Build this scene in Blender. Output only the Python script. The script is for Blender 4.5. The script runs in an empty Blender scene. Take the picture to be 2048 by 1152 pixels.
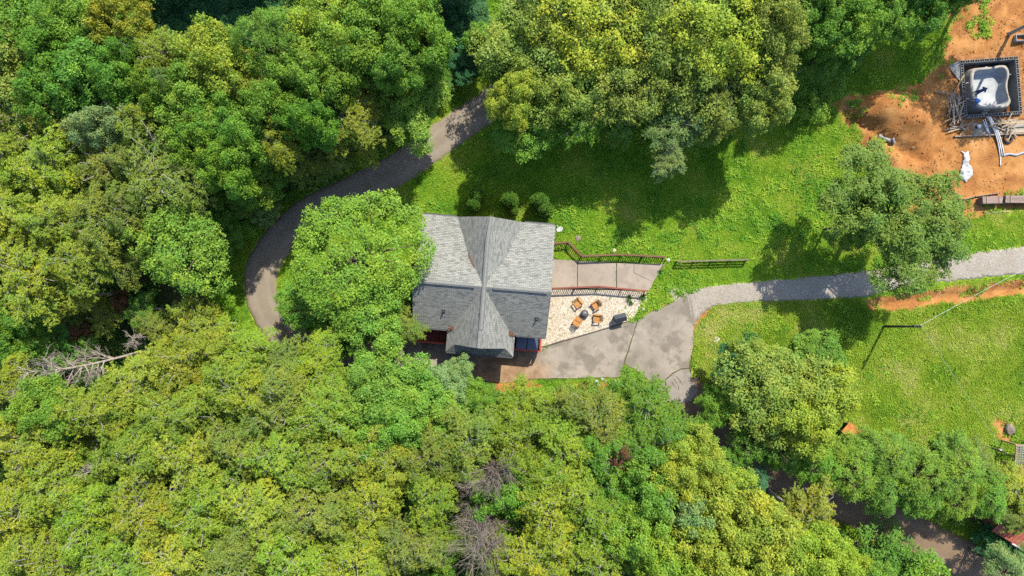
import bpy, bmesh, math, random
import numpy as np
from mathutils import Vector, Matrix, Euler, geometry

# ---------------------------------------------------------------- camera, sky, sun, exposure
SC = bpy.context.scene
COL = SC.collection
CAM_H, FPX = 60.0, 1366.0
cam_data = bpy.data.cameras.new('camera')
cam_data.sensor_width = 36.0
cam_data.lens = 36.0 * FPX / 2048.0
cam_data.clip_start = 0.5
cam_data.clip_end = 3000
cam = bpy.data.objects.new('camera', cam_data)
COL.objects.link(cam)
cam.location = (0, 0, CAM_H)
cam.rotation_euler = (0, 0, 0)
SC.camera = cam

SUN_EL, SUN_AZ = math.radians(51), math.radians(25)
world = bpy.data.worlds.new('World')
SC.world = world
world.use_nodes = True
wn = world.node_tree
sky = wn.nodes.new('ShaderNodeTexSky')
sky.sky_type = 'NISHITA'
sky.sun_disc = False
sky.sun_elevation = SUN_EL
sky.sun_rotation = SUN_AZ
bg = wn.nodes['Background']
bg.inputs['Strength'].default_value = 0.15
wn.links.new(sky.outputs['Color'], bg.inputs['Color'])

sun_data = bpy.data.lights.new('sun', 'SUN')
sun_data.energy = 4.3
sun_data.angle = math.radians(0.55)
sun_data.color = (1.0, 0.93, 0.80)
sun = bpy.data.objects.new('sun', sun_data)
COL.objects.link(sun)
sun_dir = Vector((math.sin(SUN_AZ) * math.cos(SUN_EL), math.cos(SUN_AZ) * math.cos(SUN_EL), math.sin(SUN_EL)))
sun.location = (15, 30, 45)
sun.rotation_euler = (-sun_dir).to_track_quat('-Z', 'Y').to_euler()

SC.view_settings.view_transform = 'Standard'
SC.view_settings.look = 'None'
SC.view_settings.exposure = 1.42
SC.view_settings.gamma = 1.0
SC.view_settings.use_curve_mapping = False
SC.render.engine = 'CYCLES'
SC.cycles.max_bounces = 6
SC.cycles.diffuse_bounces = 3
SC.cycles.glossy_bounces = 2
SC.cycles.transmission_bounces = 4
SC.cycles.use_denoising = False

R = random.Random(7)
NR = np.random.default_rng(11)

# ---------------------------------------------------------------- helpers
def P(px, py, z=0.0):
    k = (CAM_H - z) / FPX
    return Vector(((px - 1024.0) * k, (576.0 - py) * k, z))

def PW(pts, z=0.0):
    return [(P(a, b, z).x, P(a, b, z).y) for a, b in pts]

def tag(o, label=None, cat=None, group=None, kind=None):
    if label: o['label'] = label
    if cat: o['category'] = cat
    if group: o['group'] = group
    if kind: o['kind'] = kind
    return o

def empty(name, loc=(0, 0, 0), rz=0.0):
    o = bpy.data.objects.new(name, None)
    o.empty_display_size = 0.3
    COL.objects.link(o)
    o.location = loc
    o.rotation_euler = (0, 0, rz)
    return o

def link_mesh(name, me, parent=None):
    o = bpy.data.objects.new(name, me)
    COL.objects.link(o)
    if parent is not None:
        o.parent = parent
    return o

def np_mesh(name, V, F, mat=None, smooth=False):
    """V (n,3) array, F (m,k) array of same-size faces"""
    me = bpy.data.meshes.new(name)
    V = np.asarray(V, dtype=np.float32); F = np.asarray(F, dtype=np.int32)
    n, (m, k) = len(V), F.shape
    me.vertices.add(n); me.vertices.foreach_set('co', V.ravel())
    me.loops.add(m * k); me.loops.foreach_set('vertex_index', F.ravel())
    me.polygons.add(m)
    me.polygons.foreach_set('loop_start', np.arange(0, m * k, k, dtype=np.int32))
    if smooth:
        me.polygons.foreach_set('use_smooth', np.ones(m, dtype=bool))
    me.update(calc_edges=True)
    if mat: me.materials.append(mat)
    return me

def add_attr(me, name, arr, domain='POINT'):
    a = me.attributes.new(name, 'FLOAT', domain)
    a.data.foreach_set('value', np.asarray(arr, dtype=np.float32).ravel())

class MB:
    def __init__(self):
        self.v = []; self.f = []; self.m = []
    def _add(self, vs, fs, mi=0):
        b = len(self.v)
        self.v += [tuple(x) for x in vs]
        self.f += [tuple(b + i for i in f) for f in fs]
        self.m += [mi] * len(fs)
    def box(self, c, s, M=None, mi=0, taper=1.0):
        x, y, z = s[0] / 2, s[1] / 2, s[2] / 2
        vs = [Vector((a * x * (taper if d > 0 else 1), b * y * (taper if d > 0 else 1), d * z)) for d in (-1, 1) for a, b in ((-1, -1), (1, -1), (1, 1), (-1, 1))]
        if M is not None: vs = [M @ v for v in vs]
        c = Vector(c)
        vs = [v + c for v in vs]
        self._add(vs, [(3, 2, 1, 0), (4, 5, 6, 7), (0, 1, 5, 4), (1, 2, 6, 5), (2, 3, 7, 6), (3, 0, 4, 7)], mi)
        return self
    def bar(self, a, b, w, h, mi=0):
        a = Vector(a); b = Vector(b); d = b - a
        q = d.to_track_quat('X', 'Z').to_matrix()
        return self.box((a + b) / 2, (d.length, w, h), q, mi)
    def tube(self, pts, rad, n=8, mi=0, cap=True):
        pts = [Vector(p) for p in pts]
        if not hasattr(rad, '__len__'): rad = [rad] * len(pts)
        rings = []; vs = []
        for i, p in enumerate(pts):
            d = (pts[min(i + 1, len(pts) - 1)] - pts[max(i - 1, 0)])
            if d.length < 1e-9: d = Vector((0, 0, 1))
            d.normalize()
            a = d.orthogonal().normalized() if i == 0 else (a - d * a.dot(d)).normalized()
            b = d.cross(a)
            for k in range(n):
                t = 2 * math.pi * k / n
                vs.append(p + (a * math.cos(t) + b * math.sin(t)) * rad[i])
        fs = []
        for i in range(len(pts) - 1):
            for k in range(n):
                fs.append((i * n + k, i * n + (k + 1) % n, (i + 1) * n + (k + 1) % n, (i + 1) * n + k))
        if cap:
            fs.append(tuple(range(n - 1, -1, -1)))
            e = (len(pts) - 1) * n
            fs.append(tuple(range(e, e + n)))
        self._add(vs, fs, mi)
        return self
    def lathe(self, prof, n=20, c=(0, 0, 0), mi=0):
        vs = [(c[0] + r * math.cos(2 * math.pi * k / n), c[1] + r * math.sin(2 * math.pi * k / n), c[2] + z) for r, z in prof for k in range(n)]
        fs = []
        for i in range(len(prof) - 1):
            for k in range(n):
                fs.append((i * n + k, i * n + (k + 1) % n, (i + 1) * n + (k + 1) % n, (i + 1) * n + k))
        self._add(vs, fs, mi)
        return self
    def prism(self, poly, z0, z1, mi=0):
        n = len(poly)
        zb = z0 if hasattr(z0, '__len__') else [z0] * n
        zt = z1 if hasattr(z1, '__len__') else [z1] * n
        vs = [(p[0], p[1], z) for p, z in zip(poly, zb)] + [(p[0], p[1], z) for p, z in zip(poly, zt)]
        tris = geometry.tessellate_polygon([[Vector((p[0], p[1], 0)) for p in poly]])
        fs = []
        for t in tris:
            a, b, c = [Vector((poly[i][0], poly[i][1])) for i in t]
            up = (b - a).x * (c - a).y - (b - a).y * (c - a).x > 0
            t = tuple(t) if up else tuple(reversed(t))
            fs.append(tuple(i + n for i in t)); fs.append(tuple(reversed(t)))
        area = sum(poly[i][0] * poly[(i + 1) % n][1] - poly[(i + 1) % n][0] * poly[i][1] for i in range(n))
        for i in range(n):
            j = (i + 1) % n
            fs.append((i, j, j + n, i + n) if area > 0 else (j, i, i + n, j + n))
        self._add(vs, fs, mi)
        return self
    def mesh(self, name, mats, smooth=False):
        me = bpy.data.meshes.new(name)
        me.from_pydata(self.v, [], self.f)
        for m in (mats if isinstance(mats, (list, tuple)) else [mats]):
            me.materials.append(m)
        me.polygons.foreach_set('material_index', self.m)
        if smooth: me.polygons.foreach_set('use_smooth', [True] * len(self.f))
        me.update()
        return me
    def build(self, name, mats, parent=None, smooth=False, bevel=0.0):
        o = link_mesh(name, self.mesh(name, mats, smooth), parent)
        if bevel:
            b = o.modifiers.new('bevel', 'BEVEL'); b.width = bevel; b.segments = 2; b.limit_method = 'ANGLE'
        return o

def RZ(a): return Matrix.Rotation(a, 3, 'Z')
def RX(a): return Matrix.Rotation(a, 3, 'X')
def RY(a): return Matrix.Rotation(a, 3, 'Y')

def vnoise(x, y, scale, seed=0):
    """smooth value noise, numpy, range 0..1"""
    g = np.random.default_rng(seed).random((256, 256))
    x = np.asarray(x) / scale + 1000.37; y = np.asarray(y) / scale + 1000.71
    xi = np.floor(x).astype(int); yi = np.floor(y).astype(int)
    fx = x - xi; fy = y - yi
    fx = fx * fx * (3 - 2 * fx); fy = fy * fy * (3 - 2 * fy)
    a = g[xi % 256, yi % 256]; b = g[(xi + 1) % 256, yi % 256]; c = g[xi % 256, (yi + 1) % 256]; d = g[(xi + 1) % 256, (yi + 1) % 256]
    return (a * (1 - fx) + b * fx) * (1 - fy) + (c * (1 - fx) + d * fx) * fy

def fbm(x, y, scale, seed=0, oct=3):
    t = 0; w = 1; s = 0
    for i in range(oct):
        t = t + w * vnoise(x, y, scale / 2 ** i, seed + i); s += w; w *= 0.5
    return t / s

def sdf(poly, X, Y):
    """signed distance to polygon in metres, positive inside"""
    X = np.asarray(X, dtype=float); Y = np.asarray(Y, dtype=float)
    d = np.full(X.shape, 1e18); ins = np.zeros(X.shape, dtype=bool)
    n = len(poly)
    for i in range(n):
        x0, y0 = poly[i]; x1, y1 = poly[(i + 1) % n]
        ex, ey = x1 - x0, y1 - y0
        t = np.clip(((X - x0) * ex + (Y - y0) * ey) / (ex * ex + ey * ey + 1e-12), 0, 1)
        dx = X - x0 - t * ex; dy = Y - y0 - t * ey
        d = np.minimum(d, dx * dx + dy * dy)
        if y1 != y0:
            c = ((y0 > Y) != (y1 > Y)) & (X < (x1 - x0) * (Y - y0) / (y1 - y0) + x0)
            ins ^= c
    d = np.sqrt(d)
    return np.where(ins, d, -d)

def line_dist(pts, X, Y):
    d = np.full(np.shape(X), 1e18)
    for (x0, y0), (x1, y1) in zip(pts[:-1], pts[1:]):
        ex, ey = x1 - x0, y1 - y0
        t = np.clip(((X - x0) * ex + (Y - y0) * ey) / (ex * ex + ey * ey + 1e-12), 0, 1)
        d = np.minimum(d, (X - x0 - t * ex) ** 2 + (Y - y0 - t * ey) ** 2)
    return np.sqrt(d)

def catmull(pts, n=8):
    out = []
    p = [pts[0]] + list(pts) + [pts[-1]]
    for i in range(1, len(p) - 2):
        for k in range(n):
            t = k / n
            out.append(tuple(0.5 * (2 * p[i][j] + (p[i + 1][j] - p[i - 1][j]) * t + (2 * p[i - 1][j] - 5 * p[i][j] + 4 * p[i + 1][j] - p[i + 2][j]) * t * t + (3 * p[i][j] - p[i - 1][j] - 3 * p[i + 1][j] + p[i + 2][j]) * t ** 3) for j in range(len(pts[0]))))
    out.append(tuple(pts[-1]))
    return out

# ---------------------------------------------------------------- materials
class NT:
    """small node-tree writer"""
    def __init__(self, name):
        self.mat = bpy.data.materials.new(name); self.mat.use_nodes = True
        self.t = self.mat.node_tree
        self.b = self.t.nodes['Principled BSDF']; self.out = self.t.nodes['Material Output']
    def n(self, typ, **kw):
        nd = self.t.nodes.new(typ)
        for k, v in kw.items():
            setattr(nd, k, v)
        return nd
    def l(self, a, b): self.t.links.new(a, b)
    def set(self, sock, v):
        if hasattr(v, 'links'): self.l(v, sock)
        else: sock.default_value = v
    def noise(self, scale, detail=3, rough=0.55, vec=None, dim='3D'):
        nd = self.n('ShaderNodeTexNoise'); nd.inputs['Scale'].default_value = scale
        nd.inputs['Detail'].default_value = detail; nd.inputs['Roughness'].default_value = rough
        if vec is not None: self.l(vec, nd.inputs['Vector'])
        return nd.outputs['Fac']
    def pos(self): return self.n('ShaderNodeNewGeometry').outputs['Position']
    def obj(self): return self.n('ShaderNodeTexCoord').outputs['Object']
    def attr(self, name): return self.n('ShaderNodeAttribute', attribute_name=name).outputs['Fac']
    def ramp(self, fac, stops):
        nd = self.n('ShaderNodeValToRGB'); cr = nd.color_ramp
        while len(cr.elements) < len(stops): cr.elements.new(0.5)
        for e, (p, c) in zip(cr.elements, stops):
            e.position = p; e.color = (*c, 1) if len(c) == 3 else c
        self.l(fac, nd.inputs['Fac'])
        return nd.outputs['Color']
    def rng(self, v, a, b, c=0.0, d=1.0):
        nd = self.n('ShaderNodeMapRange'); nd.inputs[1].default_value = a; nd.inputs[2].default_value = b
        nd.inputs[3].default_value = c; nd.inputs[4].default_value = d
        self.l(v, nd.inputs[0]); return nd.outputs[0]
    def math(self, op, a, b=0.0, clamp=False):
        nd = self.n('ShaderNodeMath', operation=op, use_clamp=clamp)
        self.set(nd.inputs[0], a); self.set(nd.inputs[1], b); return nd.outputs[0]
    def mix(self, f, a, b, mode='MIX'):
        nd = self.n('ShaderNodeMix', data_type='RGBA', blend_type=mode)
        self.set(nd.inputs[0], f)
        self.set(nd.inputs[6], a if hasattr(a, 'links') else (*a, 1))
        self.set(nd.inputs[7], b if hasattr(b, 'links') else (*b, 1))
        return nd.outputs[2]
    def bump(self, h, strength=0.5, dist=0.02):
        nd = self.n('ShaderNodeBump'); nd.inputs['Strength'].default_value = strength; nd.inputs['Distance'].default_value = dist
        self.l(h, nd.inputs['Height']); self.l(nd.outputs[0], self.b.inputs['Normal'])
    def done(self, col=None, rough=0.8, spec=0.3, metal=0.0):
        if col is not None: self.set(self.b.inputs['Base Color'], col if hasattr(col, 'links') else (*col, 1))
        self.set(self.b.inputs['Roughness'], rough)
        self.b.inputs['Specular IOR Level'].default_value = spec
        self.b.inputs['Metallic'].default_value = metal
        return self.mat

def mottled(name, c0, c1, scale=6.0, rough=0.8, spec=0.3, bump=0.2, metal=0.0, coord='obj', dist=0.02):
    m = NT(name); v = m.obj() if coord == 'obj' else m.pos()
    f = m.noise(scale, 4, 0.6, v)
    if bump: m.bump(m.noise(scale * 6, 2, 0.6, v), bump, dist)
    return m.done(m.ramp(f, [(0.3, c0), (0.7, c1)]), rough, spec, metal)

def wood_mat(name, c0, c1, scale=3.0, rough=0.75):
    m = NT(name); mp = m.n('ShaderNodeMapping'); mp.inputs['Scale'].default_value = (1, 8, 8)
    m.l(m.obj(), mp.inputs['Vector'])
    f = m.noise(scale, 5, 0.65, mp.outputs[0])
    rnd = m.n('ShaderNodeObjectInfo').outputs['Random']
    c = m.ramp(f, [(0.25, c0), (0.75, c1)])
    c = m.mix(m.rng(rnd, 0, 1, 0.0, 0.45), c, tuple(x * 0.55 for x in c0))
    m.bump(f, 0.3, 0.01)
    return m.done(c, rough, 0.25)

def leaf_mat(name, trans=0.35, rough=0.55, sat_tip=(1.25, 1.12, 0.8)):
    """leaf colour: the object's colour, varied leaf by leaf and clump by clump"""
    m = NT(name)
    oi = m.n('ShaderNodeObjectInfo')
    lv = m.attr('leaf'); cv = m.attr('clump')
    base = oi.outputs['Color']
    dark = m.mix(1.0, base, (0.58, 0.72, 0.72), 'MULTIPLY')
    lite = m.mix(1.0, base, sat_tip, 'MULTIPLY')
    c = m.mix(lv, dark, lite)
    c = m.mix(m.rng(cv, 0, 1, 0.0, 0.65), c, m.mix(1.0, base, (0.60, 0.86, 0.85), 'MULTIPLY'))
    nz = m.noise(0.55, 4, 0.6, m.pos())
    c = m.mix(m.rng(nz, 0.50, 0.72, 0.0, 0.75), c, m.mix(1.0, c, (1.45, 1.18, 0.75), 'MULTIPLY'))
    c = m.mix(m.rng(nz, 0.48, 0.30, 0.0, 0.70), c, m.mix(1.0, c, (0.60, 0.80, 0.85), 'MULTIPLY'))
    m.done(c, rough, 0.15)
    tr = m.n('ShaderNodeBsdfTranslucent')
    m.l(m.mix(1.0, c, (1.15, 1.1, 0.55), 'MULTIPLY'), tr.inputs['Color'])
    mx = m.n('ShaderNodeMixShader'); mx.inputs[0].default_value = trans
    m.l(m.b.outputs[0], mx.inputs[1]); m.l(tr.outputs[0], mx.inputs[2]); m.l(mx.outputs[0], m.out.inputs['Surface'])
    return m.mat

def inst_leaf_mat(name, stops, trans=0.3, patch=0.25):
    """grass and weed colour: varies per instance and by patches of the ground"""
    m = NT(name)
    rnd = m.n('ShaderNodeObjectInfo').outputs['Random']
    nz = m.noise(patch, 4, 0.6, m.pos())
    f = m.math('ADD', m.math('MULTIPLY', rnd, 0.30), m.math('MULTIPLY', m.rng(nz, 0.32, 0.68), 0.70))
    c = m.ramp(f, stops)
    m.done(c, 0.7, 0.12)
    tr = m.n('ShaderNodeBsdfTranslucent'); m.l(c, tr.inputs['Color'])
    mx = m.n('ShaderNodeMixShader'); mx.inputs[0].default_value = trans
    m.l(m.b.outputs[0], mx.inputs[1]); m.l(tr.outputs[0], mx.inputs[2]); m.l(mx.outputs[0], m.out.inputs['Surface'])
    return m.mat
# ---------------------------------------------------------------- regions (photo pixels on the ground -> metres)
DIRT = [PW(p) for p in (
    [(1664, 207), (1700, 186), (1760, 182), (1830, 160), (1880, 130), (1885, 85), (1900, 40), (1870, -10), (1950, -60), (2250, -80), (2250, 420), (2048, 425), (1990, 425), (1940, 445), (1880, 470), (1800, 430), (1756, 372), (1738, 330), (1716, 285), (1688, 250)],
    [(1732, 604), (1790, 592), (1850, 586), (1900, 578), (1960, 571), (2080, 558), (2080, 586), (1990, 590), (1930, 603), (1850, 612), (1790, 619), (1736, 616)],
    [(1384, 655), (1392, 622), (1414, 612), (1420, 622), (1404, 640), (1390, 668)],
    [(985, 766), (1060, 762), (1085, 772), (1000, 786)],
    [(1150, 766), (1225, 761), (1215, 776), (1160, 779)],
    [(1985, 838), (2020, 830), (2032, 850), (2025, 880), (2000, 885), (1988, 860)],
    [(556, 640), (575, 652), (580, 690), (565, 672)],
    [(1835, 1080), (1930, 1120), (1990, 1160), (1960, 1180), (1850, 1110)],
)]
FLOOR = [PW(p) for p in (
    [(-600, -500), (975, -500), (930, 60), (905, 175), (830, 250), (720, 310), (640, 360), (560, 395), (485, 440), (448, 510), (415, 560), (430, 620), (480, 660), (540, 720), (700, 740), (880, 742), (1000, 775), (1230, 790), (1290, 800), (1345, 830), (1430, 930), (1560, 1010), (1700, 1060), (1830, 1105), (1950, 1160), (2100, 1250), (2100, 1700), (-600, 1700)],
    [(1425, 860), (1480, 840), (1640, 880), (1900, 880), (1960, 960), (2100, 1000), (2100, 1120), (1900, 1040), (1700, 975), (1560, 915)],
    [(1130, 60), (1300, 40), (1420, 120), (1400, 230), (1290, 250), (1150, 220)],
    [(1640, 40), (1760, 40), (1750, 110), (1650, 130)],
)]
ROAD_C = catmull(PW([(1080, 140), (1000, 196), (900, 265), (800, 335), (700, 385), (620, 425), (562, 475), (527, 530), (522, 585), (543, 635), (600, 690), (700, 714), (800, 716)]), 10)
LANE_C = catmull(PW([(1362, 770), (1398, 830), (1470, 903), (1590, 962), (1730, 1024), (1845, 1078), (1935, 1122), (2060, 1185), (2200, 1260)]), 10)
GRAVEL_T = catmull(PW([(1330, 572), (1378, 577), (1500, 564), (1600, 556), (1740, 541), (1850, 522), (1950, 505), (2080, 490)]), 10)
GRAVEL_B = catmull(PW([(1384, 655), (1392, 640), (1430, 614), (1510, 605), (1600, 603), (1720, 594), (1850, 568), (2080, 545)]), 10)
GRAVEL_POLY = GRAVEL_T + GRAVEL_B[::-1]
SLABS = [PW(p) for p in (
    [(745, 668), (900, 640), (1088, 660), (1089, 694), (1243, 648), (1274, 641), (1247, 727), (1239, 754), (1070, 757), (1004, 766), (880, 748), (745, 738)],
    [(1276, 641), (1300, 625), (1340, 608), (1374, 590), (1379, 612), (1386, 650), (1387, 690), (1377, 736), (1362, 737), (1344, 746), (1329, 760), (1333, 792), (1312, 778), (1286, 748), (1249, 727)],
    [(1346, 748), (1362, 739), (1378, 738), (1384, 760), (1396, 782), (1380, 802), (1352, 806), (1336, 793), (1331, 761)],
)]
RAMP = [PW(p) for p in (
    [(1085, 519), (1118, 519), (1154, 522), (1154, 576), (1085, 577)],
    [(1155.5, 522), (1232, 526), (1232, 578), (1155.5, 576)],
    [(1233.5, 526), (1329, 528), (1307, 562), (1299, 581), (1233.5, 578)],
)]
PATIO = PW([(1075, 579), (1105, 579), (1230, 580.5), (1292, 583), (1294, 600), (1280, 615), (1262, 640), (1243, 646), (1087, 692), (1075, 692)])
POOL_Q = PW([(1921, 121), (2038, 112), (2044, 228), (1929, 236)], 0.35)
HOUSE_C = Vector((-2.29, 1.01, 0)); HOUSE_RZ = math.radians(-4.8)
_hr = Matrix.Rotation(HOUSE_RZ, 2)
HOUSE_POLY = [tuple(_hr @ Vector(p) + HOUSE_C.xy) for p in ((-5.1, -5.9), (5.1, -5.9), (5.1, 4.3), (-5.1, 4.3))]

def region_max(polys, X, Y):
    d = sdf(polys[0], X, Y)
    for p in polys[1:]: d = np.maximum(d, sdf(p, X, Y))
    return d

def dirt_val(X, Y):
    d = sdf(DIRT[0], X, Y)
    for i, p in enumerate(DIRT[1:]): d = np.maximum(d, 2.2 * sdf(p, X, Y) + (.62 if i == 0 else .30))
    return d

def hard_sdf(X, Y):
    """positive on roads, slabs, patio, buildings"""
    d = np.maximum(1.40 - line_dist(ROAD_C, X, Y), 1.75 - line_dist(LANE_C, X, Y))
    d = np.maximum(d, sdf(GRAVEL_POLY, X, Y))
    for p in SLABS + RAMP + [PATIO, HOUSE_POLY, POOL_Q]: d = np.maximum(d, sdf(p, X, Y))
    return d

FLATS = [PW(p) for p in ([(1890, 255), (2120, 250), (2120, 330), (1960, 350), (1900, 340)], [(1930, 380), (2120, 370), (2120, 435), (1940, 430)])]
TRENCH = PW([(1745, 611), (1800, 604), (1870, 596), (1930, 590), (2000, 580), (2090, 572)])
def ground_h(X, Y):
    X = np.asarray(X, dtype=float); Y = np.asarray(Y, dtype=float)
    d = sdf(DIRT[0], X, Y)
    inside = np.clip((d + 0.3) / 1.6, 0, 1)
    h = (fbm(X, Y, 2.4, 5, 4) - 0.42) * 0.75 + (vnoise(X, Y, 0.7, 6) - 0.5) * 0.22
    for px, py, hh, r in ((1785, 232, 1.25, 1.9), (1745, 225, 0.7, 1.5), (1825, 245, 0.9, 1.4), (1700, 212, 0.5, 1.2), (1768, 200, 0.6, 1.4), (1775, 312, 0.55, 1.5), (1810, 345, 0.4, 1.4), (1742, 282, 0.45, 1.0)):
        c = P(px, py); h = h + hh * np.exp(-((X - c.x) ** 2 + (Y - c.y) ** 2) / (r * r))
    # gully between the spoil heap and the lawn, with eroded furrows
    g = line_dist(PW([(1690, 225), (1735, 262), (1790, 300), (1840, 315)]), X, Y)
    h = h - 0.65 * np.exp(-(g / 0.45) ** 2) + 0.10 * np.abs(np.sin((X * 0.8 + Y * 1.1) * 3.0 + 4 * vnoise(X, Y, 1.5, 3)))
    h = h * inside
    flat = np.clip(-np.maximum(np.maximum(sdf(POOL_Q, X, Y), sdf(FLATS[0], X, Y)), sdf(FLATS[1], X, Y)) / 1.2, 0, 1)
    h = h * flat
    t = line_dist(TRENCH, X, Y)
    h = h - 0.38 * np.exp(-(t / 0.42) ** 4) + 0.16 * np.exp(-((t - 0.85) / 0.3) ** 2) * (0.5 + vnoise(X, Y, 0.6, 8))
    lawn = (fbm(X, Y, 1.6, 21, 3) - 0.5) * 0.14 * np.clip((-d) / 1.0, 0, 1)
    hard = hard_sdf(X, Y)
    keep = np.clip((-hard - 0.25) / 1.0, 0, 1)
    z = (h + lawn) * keep - 0.03 * np.clip((hard - 0.2) / 0.3, 0, 1)
    return np.where(sdf(POOL_Q, X, Y) > .10, -1.12, z)     # the pool pit

def gh(x, y): return float(ground_h(np.array([x]), np.array([y]))[0])

# ---------------------------------------------------------------- ground sheet
def build_ground():
    ax = np.concatenate([[-900, -300, -120], np.arange(-66, 66.01, 0.34), [120, 300, 900]])
    ay = np.concatenate([[-900, -300, -100], np.arange(-46, 46.01, 0.34), [100, 300, 900]])
    X, Y = np.meshgrid(ax, ay)
    Z = ground_h(X, Y)
    nx, ny = len(ax), len(ay)
    V = np.stack([X.ravel(), Y.ravel(), Z.ravel()], 1)
    i = np.arange(nx - 1)[None, :] + np.arange(ny - 1)[:, None] * nx
    F = np.stack([i, i + 1, i + 1 + nx, i + nx], -1).reshape(-1, 4)
    m = NT('ground_mix')
    pos = m.pos()
    big = m.noise(0.16, 4, 0.6, pos); mid = m.noise(1.1, 4, 0.62, pos); fine = m.noise(9.0, 4, 0.7, pos)
    grass = m.ramp(m.math('ADD', m.math('MULTIPLY', big, 0.55), m.math('MULTIPLY', fine, 0.45)), [(0.30, (0.06, 0.13, 0.012)), (0.48, (0.13, 0.21, 0.016)), (0.62, (0.21, 0.25, 0.03)), (0.75, (0.30, 0.27, 0.08))])
    floor = m.ramp(m.math('ADD', m.math('MULTIPLY', mid, 0.6), m.math('MULTIPLY', fine, 0.4)), [(0.32, (0.015, 0.035, 0.010)), (0.5, (0.045, 0.065, 0.018)), (0.62, (0.085, 0.060, 0.030)), (0.75, (0.13, 0.085, 0.045))])
    dirt = m.ramp(m.math('ADD', m.math('MULTIPLY', m.noise(0.35, 5, 0.6, pos), 0.45), m.math('ADD', m.math('MULTIPLY', mid, 0.3), m.math('MULTIPLY', fine, 0.25))), [(0.34, (0.085, 0.034, 0.013)), (0.44, (0.165, 0.068, 0.021)), (0.52, (0.235, 0.108, 0.034)), (0.61, (0.285, 0.152, 0.058)), (0.72, (0.33, 0.22, 0.115))])
    ff = m.math('ADD', m.attr('floor'), m.math('MULTIPLY', m.math('SUBTRACT', mid, 0.5), 4.0))
    df = m.math('ADD', m.attr('dirt'), m.math('MULTIPLY', m.math('SUBTRACT', m.noise(1.7, 5, 0.68, pos), 0.5), 2.6))
    c = m.mix(m.rng(ff, -0.35, 0.35), grass, floor)
    c = m.mix(m.rng(df, -0.12, 0.12), c, dirt)
    m.bump(m.math('ADD', mid, m.math('MULTIPLY', fine, 0.6)), 0.65, 0.09)
    mat = m.done(c, 0.95, 0.1)
    me = np_mesh('ground', V, F, mat, True)
    fx, fy = V[:, 0], V[:, 1]
    add_attr(me, 'dirt', np.clip(dirt_val(fx, fy), -3, 3))
    sl = np.maximum.reduce([sdf(p, fx, fy) for p in SLABS + RAMP])
    add_attr(me, 'floor', np.where(sl > -.12, 3.0, np.clip(region_max(FLOOR, fx, fy), -3, 3)))
    o = link_mesh('ground', me)
    tag(o, 'grassy hillside ground with orange clay around the pool site', 'ground', kind='structure')
build_ground()

# ---------------------------------------------------------------- roads and slabs
def asphalt_mat(name='worn_asphalt'):
    m = NT(name); pos = m.pos()
    f = m.noise(0.6, 5, 0.65, pos); g = m.noise(45, 2, 0.6, pos)
    c = m.ramp(f, [(0.3, (0.095, 0.078, 0.058)), (0.55, (0.145, 0.118, 0.086)), (0.75, (0.185, 0.152, 0.11))])
    c = m.mix(0.5, c, m.ramp(g, [(0.3, (0.07, 0.06, 0.045)), (0.7, (0.22, 0.185, 0.14))]))
    ac = m.attr('across')
    c = m.mix(m.rng(ac, 0.75, 1.05, 0, 0.55), c, (0.17, 0.135, 0.10))
    c = m.mix(m.math('MULTIPLY', m.rng(m.math('ABSOLUTE', m.math('SUBTRACT', ac, 0.45)), 0.0, 0.25, 0.30, 0), 1.0), c, (0.19, 0.17, 0.15))
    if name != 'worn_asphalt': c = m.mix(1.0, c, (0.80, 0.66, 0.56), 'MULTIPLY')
    m.bump(g, 0.5, 0.01)
    return m.done(c, 0.9, 0.2)
ASPHALT = asphalt_mat(); BROWNASPH = asphalt_mat('brown_asphalt')

def ribbon(name, left, right, z, mat, rough_edge=0.10, na=8, thick=0.08):
    n = len(left)
    L = np.array(left); Rr = np.array(right)
    jl = (NR.random(n) - 0.5) * 2 * rough_edge; jr = (NR.random(n) - 0.5) * 2 * rough_edge
    D = Rr - L; D /= np.linalg.norm(D, axis=1)[:, None]
    L = L + D * jl[:, None]; Rr = Rr + D * jr[:, None]
    V = []; ac = []
    for i in range(n):
        for k in range(na + 1):
            t = k / na; p = L[i] * (1 - t) + Rr[i] * t
            V.append((p[0], p[1], z + 0.03 * (1 - (2 * t - 1) ** 2))); ac.append(abs(2 * t - 1))
    F = [(i * (na + 1) + k, i * (na + 1) + k + 1, (i + 1) * (na + 1) + k + 1, (i + 1) * (na + 1) + k) for i in range(n - 1) for k in range(na)]
    # skirt
    b = len(V)
    for i in range(n):
        for k in (0, na):
            x, y, zz = V[i * (na + 1) + k]; V.append((x, y, z - thick)); ac.append(1.0)
    for i in range(n - 1):
        F.append((i * (na + 1), (i + 1) * (na + 1), b + 2 * (i + 1), b + 2 * i))
        F.append((i * (na + 1) + na, b + 2 * i + 1, b + 2 * (i + 1) + 1, (i + 1) * (na + 1) + na))
    V = np.array(V); F = np.array(F)
    a = V[F[0][1]] - V[F[0][0]]; bb = V[F[0][3]] - V[F[0][0]]
    if np.cross(a, bb)[2] < 0: F = F[:, ::-1]
    me = np_mesh(name, V, F, mat, False)
    add_attr(me, 'across', ac)
    return tag(link_mesh(name, me), kind='structure')

def offset_line(c, w):
    c = np.array(c); t = np.gradient(c, axis=0); t /= np.linalg.norm(t, axis=1)[:, None]
    nrm = np.stack([-t[:, 1], t[:, 0]], 1)
    return (c + nrm * w).tolist(), (c - nrm * w).tolist()

def dense(c, step=0.45):
    c = np.array(c); s = np.concatenate([[0], np.cumsum(np.linalg.norm(np.diff(c, axis=0), axis=1))])
    t = np.arange(0, s[-1], step); t = np.append(t, s[-1])
    return np.stack([np.interp(t, s, c[:, 0]), np.interp(t, s, c[:, 1])], 1)

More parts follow.
